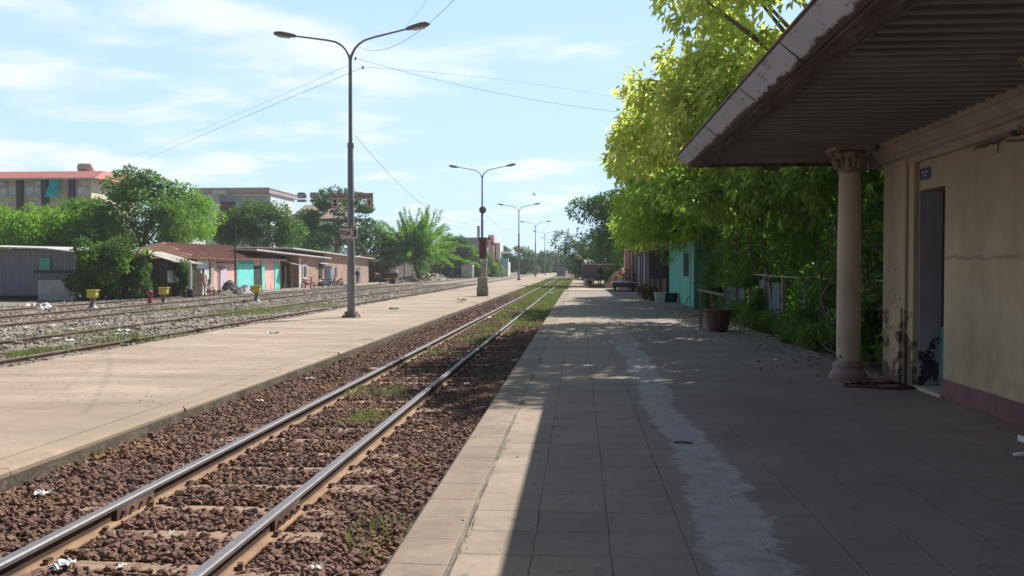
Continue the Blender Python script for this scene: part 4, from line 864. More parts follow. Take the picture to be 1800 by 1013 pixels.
# banana plant
def fronds(base, n, L, h, mat, label, name, cat, wd=.28, rise=.8, trunk=.12):
    t = empty(name, base, 0, label, cat); mb = MB(); 
    for i in range(n):
        a = 2 * math.pi * i / n + random.uniform(-.3, .3); l = L * random.uniform(.75, 1.1); up = rise * random.uniform(.6, 1.2); pts = []
        for k in range(8):
            s = k / 7; pts.append(Vector((math.cos(a) * l * s * .8, math.sin(a) * l * s * .8, h + l * (up * s - 1.05 * s * s * .8))))
        sd_ = Vector((-math.sin(a), math.cos(a), 0)); vs = []
        for k, p_ in enumerate(pts):
            wv = wd * math.sin(math.pi * (.08 + .9 * k / 7)) ; vs += [p_ - sd_ * wv + Vector((0, 0, -wv * .3)), p_, p_ + sd_ * wv + Vector((0, 0, -wv * .3))]
        fs = []
        for k in range(7):
            b0 = 3 * k; fs += [(b0, b0 + 1, b0 + 4, b0 + 3), (b0 + 1, b0 + 2, b0 + 5, b0 + 4)]
        mb.add(vs, fs)
    mb.build('fronds', mat, t); MB().tube([(0, 0, 0), (.05, 0, h * .5), (0, 0, h)], [trunk, trunk * .9, trunk * .7], 8).build('trunk', M['bark'], t); return t
fronds((at(1023, 480, Y=112).x, 112, -.3), 9, 2.6, 2.6, M['L_mid'], 'banana plant with arching leaves at the far end of the right platform', 'banana_plant', 'plant')

# ------------------------------------------------------------------ huts along the far side of the yard
GZ = -.36; HX = -23.8
def prop(mb, name, mat, par, **k): return P(mb, name, mat, par, **k)
def yx(px, X=HX): d = ray(px, 470); return X / d.x * d.y      # depth at which column px meets the plane x = X
# grey metal shed facing the camera
gs = empty('metal_shed', (-30, 48, GZ), 0, 'large grey metal shed with a pale roof edge at the left edge of the yard', 'shed')
prop(MB().sheet(lambda u, v: (-42 + u * 14.6 , 48 + .02 * math.sin(u * 500), GZ + v * 2.75), 420, 1), 'wall', M['greysheet'], gs)
prop(MB().box(-42, -27.42, 48.1, 60, GZ, 2.2), 'side_wall', M['greysheet'], gs)
ra, rb = at(-20, 428, Y=47.6), at(140, 443, Y=47.6)
prop(MB().add([(-43, 47.5, 2.75), (-29.0, 47.5, 2.42), (-26.2, 47.5, 2.12), (-26.2, 60, 2.3), (-29, 60, 2.6), (-43, 60, 2.95), (-43, 47.5, 2.87), (-29.0, 47.5, 2.50), (-26.2, 47.5, 2.19), (-26.2, 60, 2.4), (-29, 60, 2.7), (-43, 60, 3.05)], [(0, 1, 4, 5), (1, 2, 3, 4), (6, 11, 10, 7), (7, 10, 9, 8), (0, 6, 7, 1), (1, 7, 8, 2), (2, 8, 9, 3), (5, 4, 10, 11), (4, 3, 9, 10), (0, 5, 11, 6)]), 'roof', M['zinc'], gs)
prop(MB().tube([(-27.35, 47.7, GZ), (-27.3, 47.7, 2.15)], .10, 8), 'post', M['cement'], gs)
prop(MB().box(-29.6, -27.5, 47.85, 47.95, GZ, .75), 'low_panel', M['palew'], gs); prop(MB().box(-29.5, -28.9, 47.86, 47.94, 1.3, 1.95), 'curtain', M['tealr'], gs)
prop(MB().box(-29.8, -26.5, 47.8, 47.9, 1.15, 1.28), 'crossbar', M['plank'], gs); 
prop(MB().box(-42, -27.6, 47.9, 48.0, GZ, -.12), 'footing', M['void'], gs)
# shack half hidden by shrubs
sk = empty('shack', (-24.5, 54, GZ), 0, 'small patched plank shack with a pale tin roof beside the shrubs', 'shack')
Y0, Y1 = yx(290), yx(338)
prop(MB().box(-25.4, HX + .1, Y0, Y1, GZ, 1.75), 'wall', M['plank'], sk)
prop(MB().add([(HX + .6, Y0 - .3, 1.75), (HX + .6, Y1 + .2, 1.62), (-25.8, Y1 + .2, 2.35), (-25.8, Y0 - .3, 2.5), (HX + .6, Y0 - .3, 1.81), (HX + .6, Y1 + .2, 1.68), (-25.8, Y1 + .2, 2.41), (-25.8, Y0 - .3, 2.56)], [(0, 3, 2, 1), (4, 5, 6, 7), (0, 1, 5, 4), (1, 2, 6, 5), (2, 3, 7, 6), (3, 0, 4, 7)]), 'roof', M['oldzinc'], sk)
dyy = (Y1 - Y0)
for a, b, z0, z1, m_ in ((.02, .38, .55, 1.25, 'palew'), (.42, .72, .35, 1.05, 'greysheet'), (.1, .7, 1.3, 1.6, 'purpw'), (.45, .9, GZ, .3, 'greysheet'), (.02, .4, GZ + .05, .45, 'maroon')):
    prop(MB().box(HX + .11, HX + .14, Y0 + a * dyy, Y0 + b * dyy, z0, z1), 'patch_panel', M[m_], sk)
prop(MB().box(HX + .11, HX + .13, Y0 + .74 * dyy, Y0 + .98 * dyy, .0, 1.3), 'doorway', M['void'], sk)
# pink, lilac, mint and turquoise row house with a hipped roof
ph = empty('row_house', (-25, 64, GZ), 0, 'low row house painted mint, pink and turquoise under a rusty hipped roof', 'house')
YA, YB = yx(345), yx(493); EZ = 1.98
prop(MB().box(-29.5, HX, YA, YB, GZ, EZ), 'wall', M['pinkw'], ph)
def face(a, b, z0, z1, m_, nm, off=.012, th=.03, par=ph, X=HX): return prop(MB().box(X + off, X + off + th, yx(a, X), yx(b, X), z0, z1), nm, M[m_] if isinstance(m_, str) else m_, par)
face(345.5, 366, GZ, EZ - .05, 'mint', 'mint_wall'); face(368, 373, GZ, EZ - .02, 'cement', 'pilaster', .014, .1)
face(386, 397, GZ, 1.35, 'lilac', 'lilac_door', .03); face(416, 445, GZ, EZ - .04, 'tealw', 'turquoise_wall'); face(445.5, 457, GZ, 1.55, 'bluewd', 'door', .03); face(457.5, 462, GZ, EZ - .02, 'tealw', 'pilaster', .016, .12)
face(482, 491, GZ, EZ - .04, 'tealw', 'turquoise_wall'); face(346, 351, GZ, 1.35, 'void', 'doorway', .05)
vt = MB()
for px in list(np.arange(379, 412, 4.5)) + list(np.arange(420, 446, 4.5)): vt.box(HX + .05, HX + .06, yx(px), yx(px + 2), EZ - .28, EZ - .16)
tag(prop(vt, 'vents', M['void'], ph), kind='stuff')
prop(MB().box(HX + .03, HX + .16, yx(382), yx(393), 1.40, 1.5), 'door_hood', M['plank'], ph)
e = .45; A = (HX + e, YA - .7, EZ); B = (HX + e, YB + .5, EZ); C_ = (-30, YB + .5, EZ); D_ = (-30, YA - .7, EZ); R1 = (-26.6, YA + 1.2, 3.05); R2 = (-26.6, YB - 3.6, 3.05)
prop(MB().add([A, B, C_, D_, R1, R2], [(0, 1, 5, 4), (1, 2, 5), (2, 3, 4, 5), (3, 0, 4), (0, 3, 2, 1)]), 'roof', M['rustroof'], ph)
rg = MB()
for i in range(26):
    t = i / 25; y = A[1] + .3 + (B[1] - A[1] - .6) * t; top = min(max(y, R1[1]), R2[1]); k = 1.0
    if y > R2[1]: k = (B[1] - y) / (B[1] - R2[1])
    if y < R1[1]: k = (y - A[1]) / (R1[1] - A[1])
    rg.tube([(A[0], y, EZ + .03), (A[0] + (R1[0] - A[0]) * k, y, EZ + .03 + (R1[2] - EZ) * k)], .035, 4)
tag(prop(rg, 'roof_ribs', M['rustroof'], ph), kind='stuff')
prop(MB().tube([(HX + .75, yx(412, HX + .7), GZ), (HX + .75, yx(412, HX + .7), 4.6)], .06, 6), 'dark_pole', M['dark'], ph)
# awning and dark workshop
aw = empty('workshop', (-25, 78, GZ), 0, 'open dark workshop under a ragged pale awning between turquoise wall and brick house', 'workshop')
Y0, Y1 = YB + .05, yx(524)
prop(MB().box(-28.5, HX - .8, Y0 + .2, Y1, GZ, 1.9), 'back_wall', M['void'], aw)
prop(MB().add([(HX + .9, Y0, 1.72), (HX + 1.1, Y1, 1.42), (HX - 3.5, Y1, 2.4), (HX - 3.5, Y0, 2.7), (HX + .9, Y0, 1.78), (HX + 1.1, Y1, 1.48), (HX - 3.5, Y1, 2.46), (HX - 3.5, Y0, 2.76)], [(0, 3, 2, 1), (4, 5, 6, 7), (0, 1, 5, 4), (1, 2, 6, 5), (2, 3, 7, 6), (3, 0, 4, 7)]), 'awning', M['oldzinc'], aw)
for px in (493, 502, 513, 523): prop(MB().tube([(HX + .8, yx(px, HX + .8), GZ), (HX + .8, yx(px, HX + .8), 1.6)], .05, 5), 'post', M['wood'], aw)
prop(MB().box(HX - .78, HX - .6, Y0 + .5, Y0 + 1.4, GZ, .9), 'bench', M['purpw'], aw)
# brick houses
def brick_house(label, x0p, x1p, za, zb, rp0, loc, wind, door):
    b = empty('brick_house', loc, 0, label, 'house', None); y0, y1 = yx(x0p), yx(x1p); r0, r1 = yx(rp0), yx(x1p + 4)
    zz_ = lambda y: za + (zb - za) * (y - r0) / (r1 - r0)
    def slab(xa, xb, ya, yb, lo, hi, ta): return MB().add([(xa, ya, lo), (xb, ya, lo), (xb, yb, lo), (xa, yb, lo), (xa, ya, hi(ya)), (xb, ya, hi(ya)), (xb, yb, hi(yb)), (xa, yb, hi(yb))], [(3, 2, 1, 0), (4, 5, 6, 7), (0, 1, 5, 4), (1, 2, 6, 5), (2, 3, 7, 6), (3, 0, 4, 7)])
    prop(slab(-29.5, HX, y0, y1, GZ, zz_, 0), 'wall', M['brick'], b)
    if rp0 < x0p: prop(slab(-29.5, HX - 1.2, r0 + .2, y0 - .01, GZ, zz_, 0), 'side_wall', M['brick'], b)
    X0, X1 = -30, HX + .5
    prop(MB().add([(X0, r0, za + .12), (X1, r0, za), (X1, r1, zb), (X0, r1, zb + .12), (X0, r0, za + .22), (X1, r0, za + .11), (X1, r1, zb + .11), (X0, r1, zb + .22)], [(3, 2, 1, 0), (4, 5, 6, 7), (0, 1, 5, 4), (1, 2, 6, 5), (2, 3, 7, 6), (3, 0, 4, 7)]), 'roof', M['zinc'], b)
    for a, c, z0, z1 in wind:
        f = prop(MB().box(HX + .01, HX + .07, yx(a), yx(c), z0, z1), 'window', M['palew'], b); dy = (yx(c) - yx(a)) * .16
        prop(MB().box(HX + .072, HX + .09, yx(a) + dy, yx(c) - dy, z0 + .15, z1 - .15), 'pane', M['bluewd'], f)
    for a, c, z1, m_ in door: prop(MB().box(HX + .01, HX + .05, yx(a), yx(c), GZ, z1), 'door', M[m_], b)
    return b
b1 = brick_house('raw brick house with a barred pale-framed window and an open dark door', 525, 570, 2.66, 2.24, 440, (-25, 82, GZ), [(531, 538.5, .45, 1.75)], [(560, 566, 1.75, 'void')])
face(524.6, 528, GZ, 2.2, 'palew', 'pier', .012, .05, b1); face(558, 571, 1.76, 1.86, 'palew', 'lintel', .05, .25, b1)
b2 = brick_house('longer raw brick house with a white sloping roof edge behind the nearest lamp post', 571, 648, 2.95, 2.36, 505, (-25, 95, GZ), [(617, 621, .4, 1.5)], [(571.5, 582, 1.6, 'bluewd'), (632, 636, 1.6, 'greysheet')])
ft = MB().box(HX + .15, HX + 1.6, yx(345), yx(650), GZ - .1, GZ + .1); st(prop(ft, 'footpath', M['cement'], None))
# fence and hedge further along
gf = empty('wire_fence', (-24, 125, GZ), 0, 'dark wire and plank fence under the feathery tree beyond the brick houses', 'fence')
Y0, Y1 = yx(660), yx(800); prop(MB().box(HX - .3, HX - .25, Y0, Y1, GZ, 2.0), 'panel', M['plank'], gf)
for i in range(12): prop(MB().box(HX - .25, HX - .1, Y0 + i * (Y1 - Y0) / 11, Y0 + i * (Y1 - Y0) / 11 + .15, GZ, 2.3 if i % 4 else 2.9), 'post', M['conc'], gf)
gp = at(822, 490, z=GZ); hb = empty('gate_booth', (gp.x, gp.y, GZ), 0, 'small whitish booth standing between the hedge and the concrete plinth', 'booth')
MB().box(-.9, .9, -.9, .9, 0, 2.3).build('body', M['palew'], hb); MB().box(-1.0, 1.0, -1.0, 1.0, 2.3, 2.4).build('roof', M['cement'], hb); MB().box(.902, .93, -.4, .4, 0, 1.8).build('door', M['greysheet'], hb)
# green and blue shops
sh = empty('shop', (-22, 235, GZ), 0, 'far green-fronted shop with a tiled roof right of the concrete plinth', 'shop')
def fx(a, b, Y, z0, z1, m_, nm, par, th=.2): return prop(MB().box(at(a, 470, Y=Y).x, at(b, 470, Y=Y).x, Y, Y + th, z0, z1), nm, M[m_], par)
fx(858, 877, 170, GZ, 2.3, 'greenw', 'wall', sh, 6); prop(MB().box(at(857, 470, Y=170).x, at(878, 470, Y=170).x, 169, 177, 2.35, 2.9), 'roof', M['rustroof'], sh)
for a in (859, 864, 869, 874): fx(a, a + .8, 169.8, GZ, 2.2, 'palew', 'post', sh, .1)
s3 = empty('shop', (-22, 240, GZ), 0, 'far pale-blue fronted shop right of the green one', 'shop')
fx(878, 886, 172, GZ, 2.4, 'skyw', 'wall', s3, 6); fx(877.5, 893, 171, 2.4, 3.1, 'skyw', 'awning', s3, 2); fx(886, 893, 173, GZ, 2.4, 'palew', 'side_wall', s3, 6)
fx(880, 881.5, 171.8, GZ, 2.2, 'white', 'post', s3, .1); fx(884, 885.5, 171.8, GZ, 2.2, 'white', 'post', s3, .1)
s4 = empty('house', (-22, 250, GZ), 0, 'distant pink and white two-storey house behind the shops', 'house')
fx(858, 868, 190, GZ, 8.2, 'pinkw', 'wall', s4, 8); fx(857, 869, 189.5, 6.2, 6.6, 'maroon', 'balcony', s4, 9); fx(872, 879, 192, GZ, 6.6, 'white', 'side_wall', s4, 8); fx(879, 897, 195, 4.4, 4.9, 'white', 'roof', s4, 8)
s5 = empty('grey_building', (-40, 170, GZ), 0, 'flat-roofed grey building with an aerial behind the dark hedge', 'building')
fx(795, 856, 185, GZ, 7.2, 'greysheet', 'wall', s5, 10); prop(MB().box(at(793, 470, Y=184).x, at(857, 470, Y=184).x, 184, 196, 7.2, 7.5), 'roof', M['cement'], s5)
prop(MB().tube([(at(841, 430, Y=188).x, 188, 7.4), (at(841, 430, Y=188).x, 188, 10)], .3, 5), 'aerial', M['lamphead'], s5)
# tall buildings behind the trees
yb = empty('yellow_building', (-60, 100, GZ), 0, 'long pale yellow building with a red roof and a turquoise sheet hung on its wall', 'building')
YY = 98; zt = at(50, 300, Y=YY).z; ze = at(50, 314, Y=YY).z; xl = -75; xr = at(160, 300, Y=YY).x
prop(MB().box(xl, xr, YY, YY + 10, GZ, ze), 'wall', M['cream'], yb)
prop(MB().add([(xl, YY - .8, ze - .1), (xr + .9, YY - .8, ze - .1), (xr + .9, YY + 10.8, ze - .1), (xl, YY + 10.8, ze - .1), (xl, YY + 2.4, zt + .15), (xr + .2, YY + 2.4, zt + .15), (xr + .2, YY + 7.5, zt + .15), (xl, YY + 7.5, zt + .15)], [(0, 3, 2, 1), (0, 1, 5, 4), (1, 2, 6, 5), (2, 3, 7, 6), (3, 0, 4, 7), (4, 5, 6, 7)]), 'roof', M['redroof'], yb)
prop(MB().box(xl, xr + .95, YY - .85, YY - .75, ze - .2, ze - .02), 'gutter', M['palew'], yb)
for a in (33, 77, 124): prop(MB().box(at(a, 320, Y=YY).x, at(a + 9, 320, Y=YY).x, YY - .5, YY - .01, GZ, ze - .2), 'pilaster', M['purpw'], yb)
for a, b in ((2, 14), (45, 60), (16, 30), (62, 72), (136, 152)): 
    f = prop(MB().box(at(a, 320, Y=YY).x, at(b, 320, Y=YY).x, YY - .1, YY - .01, at(0, 345, Y=YY).z, at(0, 328, Y=YY).z), 'window', M['palew'], yb)
    prop(MB().box(at(a + 1.5, 320, Y=YY).x, at(b - 1.5, 320, Y=YY).x, YY - .13, YY - .101, at(0, 342, Y=YY).z, at(0, 331, Y=YY).z), 'pane', M['bluew'], f)
for a in (6, 68): prop(MB().box(at(a, 320, Y=YY).x, at(a + 8, 320, Y=YY).x, YY - .6, YY - .12, at(0, 327, Y=YY).z, at(0, 320, Y=YY).z), 'air_conditioner', M['palew'], yb)
prop(MB().add([(at(94, 320, Y=YY).x, YY - .6, at(0, 319, Y=YY).z), (at(110, 320, Y=YY).x, YY - .6, at(0, 319, Y=YY).z), (at(111, 320, Y=YY).x, YY - 1.3, at(0, 348, Y=YY).z), (at(90, 320, Y=YY).x, YY - 1.3, at(0, 348, Y=YY).z), (at(94, 320, Y=YY).x, YY - .5, at(0, 319, Y=YY).z), (at(110, 320, Y=YY).x, YY - .5, at(0, 319, Y=YY).z), (at(111, 320, Y=YY).x, YY - 1.2, at(0, 348, Y=YY).z), (at(90, 320, Y=YY).x, YY - 1.2, at(0, 348, Y=YY).z)], [(0, 1, 2, 3), (7, 6, 5, 4), (0, 4, 5, 1), (1, 5, 6, 2), (2, 6, 7, 3), (3, 7, 4, 0)]), 'hung_sheet', M['cyan'], yb)
p = at(143, 290, Y=YY + 3); wt = empty('water_tank', (p.x, YY + 4, zt + .1), 0, 'rounded tank with a dark rim on the ridge of the red roof', 'water tank'); q = MB().lathe([(.02, -.9), (.45, -.85), (.55, -.7), (.55, .7), (.45, .85), (.02, .9)], n=16).build('body', M['palew'], wt); q.rotation_euler = (0, R(90), 0); q.location = (0, 0, .6); MB().box(-.7, .7, -.3, .3, 0, .25).build('stand', M['lamphead'], wt)
bb = empty('blue_building', (-60, 145, GZ), 0, 'pale blue-grey storeyed building with a brownish flat roof behind the trees', 'building'); YY = 140
X = lambda a: at(a, 400, Y=YY).x
Z = lambda b: at(500, b, Y=YY).z
prop(MB().box(X(345), X(476), YY, YY + 12, GZ, Z(341)), 'wall', M['bluew'], bb); prop(MB().box(X(352), X(479), YY - 1.5, YY + 13, Z(341) + .02, Z(333)), 'roof', plain('mauve_roof', (.42, .33, .33), .85, .15, .5), bb); prop(MB().box(X(340), X(480), YY - 1.6, YY + 13, Z(333) + .02, Z(331)), 'roof_edge', M['palew'], bb)
prop(MB().box(X(330), X(391), YY - 3, YY - .02, GZ, Z(361)), 'lower_block', M['bluew'], bb); prop(MB().box(X(391.5), X(398), YY - 3.3, YY - .02, GZ, Z(361)), 'white_pier', M['white'], bb); prop(MB().box(X(398.5), X(415), YY - 2.5, YY - .02, GZ, Z(356)), 'brown_block', M['maroon'], bb)
for a in (386, 428, 470): prop(MB().box(X(a), X(a + 3), YY - .3, YY - .01, GZ, Z(341)), 'pilaster', M['palew'], bb)
for a, b in ((390, 427), (432, 469)): prop(MB().box(X(a), X(b), YY - .12, YY - .01, Z(357), Z(345)), 'window', plain('glazing%d' % a, (.35, .45, .55), .2, .1, 1, bump=0), bb)
prop(MB().box(X(383), X(406), YY - 2, YY - .05, Z(343), Z(335)), 'balcony', M['palew'], bb)
for i, (px, lb) in enumerate(((531, 'left one of two steel water tanks above the treetops'), (553, 'right one of two steel water tanks above the treetops, nearly hidden'))):
    p = at(px, 350, Y=150); t = empty('water_tank', (p.x, 150, p.z), 0, lb, 'water tank', 'roof water tanks'); q = MB().lathe([(.02, -.75), (.45, -.7), (.52, -.55), (.52, .55), (.45, .7), (.02, .75)], n=16).build('body', M['galv'], t); q.rotation_euler = (0, R(90), 0); q.location = (0, 0, .6)
    MB().box(-.7, .7, -.5, .5, -.5, -.1).build('stand', M['lamphead'], t)
bh = empty('brown_roof_house', (-50, 155, GZ), 0, 'brownish gabled roof house glimpsed between the two middle trees', 'house'); YY = 148
prop(MB().box(X(515), X(600), YY, YY + 10, GZ, Z(392)), 'wall', M['bluew'], bh); prop(MB().add([(X(510), YY - 1, Z(385)), (X(600), YY - 1, Z(385)), (X(595), YY + 5, Z(355)), (X(520), YY + 5, Z(357)), (X(510), YY + 11, Z(385)), (X(600), YY + 11, Z(385))], [(0, 1, 2, 3), (3, 2, 5, 4), (0, 3, 4), (1, 5, 2), (0, 4, 5, 1)]), 'roof', plain('brown_roof', (.38, .28, .22), .9, .2, .6), bh)
wb = empty('white_building', (-34, 80, GZ), 0, 'white wall glimpsed through the branches above the shack', 'building'); YY = 74
prop(MB().box(X(289), X(327), YY, YY + 4, GZ, Z(415)), 'wall', M['white'], wb)

# ------------------------------------------------------------------ trees on the left
def L_tree(label, px, Y, top, cy, rx_px, mat, n=70, per=110, size=.26, base_z=GZ, low=-.7, **kw):
    c = at(px, cy, Y=Y); tp = at(px, top, Y=Y); rz_ = tp.z - c.z; rx = rx_px * Y / F
    return tree(label, (c.x, Y, base_z), max(1.0, (c.z - base_z) * .6), [((c.x, Y, c.z), (rx, rx * .75, rz_), 1)], n, (.55, 1.05), per, size, mat, .18, group='trees behind the huts', low=low, k=12, **kw)
L_tree('broad bright green tree crown above the grey metal shed', 50, 62, 368, 415, 125, M['L_bright'], 110, 150, .28)
L_tree('bright leafy tree between the shed roof and the tallest tree', 150, 66, 352, 402, 65, M['L_mid'], 70, 130, .26)
L_tree('tallest spreading tree with a small tuft on top, behind the shrubs', 248, 64, 305, 385, 88, M['L_mid'], 120, 120, .27, flat=.5)
L_tree('tree with a low spreading limb reaching right toward the blue building', 325, 70, 332, 385, 55, M['L_bright'], 60, 110, .25)
L_tree('round dark green tree standing behind the rusty roof', 455, 85, 358, 402, 76, M['L_mid2'], 100, 130, .30)
L_tree('darker tree right behind the striped sign, reaching above it', 590, 105, 330, 395, 72, M['L_dark'], 100, 120, .34, flat=.45)
L_tree('narrow tree crown filling the gap left of the lamp post', 535, 110, 385, 420, 45, M['L_mid'], 50, 110, .34)
L_tree('dark bushy tree at the right end of the hut row', 650, 112, 395, 440, 50, M['L_dark'], 60, 110, .34)
L_tree('dark rounded tree right of the feathery one', 795, 140, 415, 445, 30, M['L_dark'], 40, 110, .42)
L_tree('olive green bushy tree in front of the grey flat-roofed building', 828, 150, 440, 465, 26, M['L_mid'], 40, 110, .42)
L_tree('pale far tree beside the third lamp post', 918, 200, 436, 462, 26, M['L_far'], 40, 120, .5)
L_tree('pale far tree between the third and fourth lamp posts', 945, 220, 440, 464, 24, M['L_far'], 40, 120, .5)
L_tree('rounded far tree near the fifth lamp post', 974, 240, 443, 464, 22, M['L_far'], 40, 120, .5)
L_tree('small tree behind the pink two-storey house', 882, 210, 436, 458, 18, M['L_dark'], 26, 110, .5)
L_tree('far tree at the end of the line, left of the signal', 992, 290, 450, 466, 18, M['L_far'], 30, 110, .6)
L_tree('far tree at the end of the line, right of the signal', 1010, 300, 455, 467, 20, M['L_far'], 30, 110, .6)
c = at(225, 292, Y=64); tf = clump_leaves(np.array([(c.x, 64, c.z - .3), (c.x + .5, 64, c.z - .9), (c.x - .7, 64, c.z - .5)]), np.array([(.35, .35, .3), (.8, .5, .25), (.4, .4, .15)]), 120, .25, .1)
bt = empty('treetop', (c.x, 64, c.z - 2), 0, 'small tuft of upright branches above the tallest spreading tree', 'tree'); np_mesh('crown', tf[0] - np.array(bt.location), tf[1], M['L_mid'], bt); MB().tube([(0, 0, -1.6), (0, 0, 1.7)], .05, 5).build('trunk', M['bark'], bt)
# feathery tree: long arching branches lined with small leaves
ftc = at(728, 490, Y=112); fz = GZ
ftr = empty('feathery_tree', (ftc.x, 112, fz), 0, 'bright feathery tree with long arching branches beyond the brick houses', 'tree', 'trees behind the huts')
mb = MB(); PP = []; DD = []
mb.tube([(ftc.x + 1.2, 112, fz), (ftc.x + .2, 112, fz + 1.6), (ftc.x, 112, fz + 3)], [.3, .24, .2], 7)
for i in range(170):
    a = random.uniform(0, 6.283); el = random.uniform(.1, 1.45); L = random.uniform(4.8, 8.6) * (.8 + .25 * math.cos(el))
    st_ = Vector((ftc.x + random.uniform(-1, 1), 112 + random.uniform(-1, 1), fz + 2.2 + random.uniform(-.3, 1.6))); pts = []
    for k in range(14):
        s = k / 13; h = L * math.cos(el) * s; pts.append(st_ + Vector((math.cos(a) * h, math.sin(a) * h, L * math.sin(el) * s * .95 - 1.9 * math.cos(el) * s ** 2.2 * 1.2)))
    if i % 3 == 0: mb.tube(pts, [.05 - .003 * k for k in range(14)], 4)
    for k in range(3, 14):
        nl = 26 if k > 4 else 10; d = (pts[k] - pts[k - 1]).normalized(); q = np.array(pts[k - 1])[None] + rng.random((nl, 1)) * np.array(pts[k] - pts[k - 1])[None]
        PP.append(q + rng.normal(0, .10, (nl, 3))); DD.append(np.array(d)[None] * .5 + rng.normal(0, .6, (nl, 3)) - (0, 0, .15))
v, f = leaves(np.concatenate(PP), np.concatenate(DD), rng.uniform(.14, .30, sum(len(a) for a in PP)), .42)
np_mesh('crown', v - np.array(ftr.location), f, M['L_bright'], ftr); P(mb, 'trunk', M['bark'], ftr)
# shrubs round the shack and shed
bush('dense green shrub against the end of the grey shed', 182, 524, 1.35, 2.9, M['L_mid'], .22, 170, 30, z=GZ, Y=47.5)
bush('dark leafy shrub in the middle of the thicket', 215, 526, 1.3, 3.1, M['L_mid2'], .22, 150, 22, z=GZ, Y=48.5)
bush('brownish dry shrub beside the shack', 240, 524, .9, 2.4, M['L_dry'], .18, 110, 12, z=GZ, Y=49.5)
bush('small dark tree shading the shack front', 322, 515, .4, 2.2, M['L_mid2'], .2, 100, 8, z=GZ, Y=52)
bush('dry shrub with bare stems by the end of the brick houses', 655, 500, 1.8, 3.0, M['L_dry'], .25, 120, 16, z=GZ, Y=105)
bush('dark purplish hedge beyond the feathery tree', 800, 492, 4.5, 3.6, M['L_dark'], .4, 200, 34, z=GZ, Y=150)
bush('green hedge left of the concrete plinth', 838, 490, 3.5, 4.0, M['L_mid'], .4, 200, 30, z=GZ, Y=155)
fronds((at(258, 500, Y=49).x, 49, GZ + .4), 18, .95, 1.9, M['L_mid'], 'spiky pale-leaved plant standing out of the thicket left of the shack', 'spiky_plant', 'plant', wd=.09, rise=1.2, trunk=.06)
for (x0, x1, Y, hh, ps, lb) in ((-75, -28, 92, 3.2, .4, 'belt of trees closing the view behind the huts'), (-46, -24, 132, 5.0, .5, 'belt of trees behind the feathery tree'), (-70, -12, 330, 7, .9, 'far wood on the left horizon'), (1, 60, 280, 8, .9, 'far wood on the right horizon'), (-14, 4, 430, 6.0, 1.0, 'far wood closing the end of the line')):
    n = int((x1 - x0) * 3.2); C = np.stack([rng.uniform(x0, x1, n), rng.uniform(Y, Y + 6, n), rng.uniform(0, 1, n) ** .8 * hh * (.75 + .35 * np.sin(np.arange(n) * 1.7))], 1)
    s = rng.uniform(.9, 1.7, (n, 1)) * (1 + Y / 300); v, f = clump_leaves(C, np.concatenate([s, s, s * .8], 1), 110, ps * .8, .2)
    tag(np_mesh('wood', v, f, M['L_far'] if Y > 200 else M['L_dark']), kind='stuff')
# ------------------------------------------------------------------ plinth on the platform, signal, bird
q = at(848, 521, z=ZP); pn = empty('plinth', (q.x, q.y + .3, ZP), 0, 'square two-tier concrete plinth on the island platform in front of the second lamp post', 'plinth')
MB().box(-.29, .27, -.28, .28, 0, .46).build('lower_block', M['conc'], pn, bevel=.015); MB().box(-.25, .24, -.25, .25, .462, .93).build('upper_block', M['conc'], pn, bevel=.015)
ip = empty('indicator_post', (at(853, 470, Y=58).x, 58, ZP), 0, 'maroon indicator board with pale caps standing behind the concrete plinth', 'signal board')
MB().obox((-.08, 0, .9), (.34, .34, 1.8)).build('cabinet', M['conc'], ip, bevel=.02)
MB().obox((-.18, 0, 2.58), (.42, .2, 1.2)).build('board', M['maroon'], ip, bevel=.01); MB().obox((.2, -.02, 2.95), (.2, .16, .5)).build('side_plate', M['pinkw'], ip); MB().obox((-.26, -.03, 1.88), (.14, .14, .16)).obox((.06, -.03, 1.88), (.14, .14, .16)).build('insulators', M['white'], ip); MB().obox((-.2, 0, 3.26), (.5, .16, .12)).obox((.24, 0, 3.26), (.16, .12, .14)).build('cap', M['dark'], ip)
MB().tube([(.04, 0, 1.7), (.04, 0, 3.3)], .07, 8).build('post', M['galv'], ip)
sp_ = at(993, 470, Y=150).x; sgl = empty('signal', (sp_, 150, -.1), 0, 'black railway signal head on a thin mast at the end of the line', 'signal')
MB().tube([(0, 0, 0), (0, 0, 3.5)], .09, 8).build('mast', M['galv'], sgl)
MB().obox((0, 0, 4.0), (.55, .25, 1.1)).build('backboard', M['dark'], sgl, bevel=.08)
for z in (3.72, 4.0, 4.28): MB().lathe([(.11, -.18), (.12, 0), (.10, 0)], n=10, c=(0, 0, 0)).build('lamp_hood', M['dark'], sgl, loc=(0, -.14, z)).rotation_euler = (R(90), 0, 0)
pp_ = at(982, 470, Y=170); tag(MB().tube([(pp_.x, 170, -.1), (pp_.x, 170, at(982, 431, Y=170).z)], .12, 6).build('utility_pole', M['conc']), 'thin grey utility pole just left of the black signal', 'pole')
rx_ = at(989, 470, Y=155); rbx = empty('relay_cabinet', (rx_.x - .3, 155, -.1), 0, 'grey relay cabinet beneath the black signal', 'cabinet'); MB().obox((0, 0, .9), (1.4, .8, 1.7)).build('body', M['greysheet'], rbx, bevel=.03); MB().obox((0, 0, 1.85), (1.8, 1.1, .12)).build('roof', M['dark'], rbx)
bp_ = at(939, 342, Y=60); bd_ = empty('bird', bp_, 0, 'small dark bird flying above the third lamp post', 'bird')
mb = MB().lathe([(.002, -.16), (.03, -.1), (.045, 0), (.035, .08), (.022, .12), (.028, .15), (.004, .19)], n=10); o = mb.build('body', M['lamphead'], bd_); o.rotation_euler = (R(35), R(-40), 0)
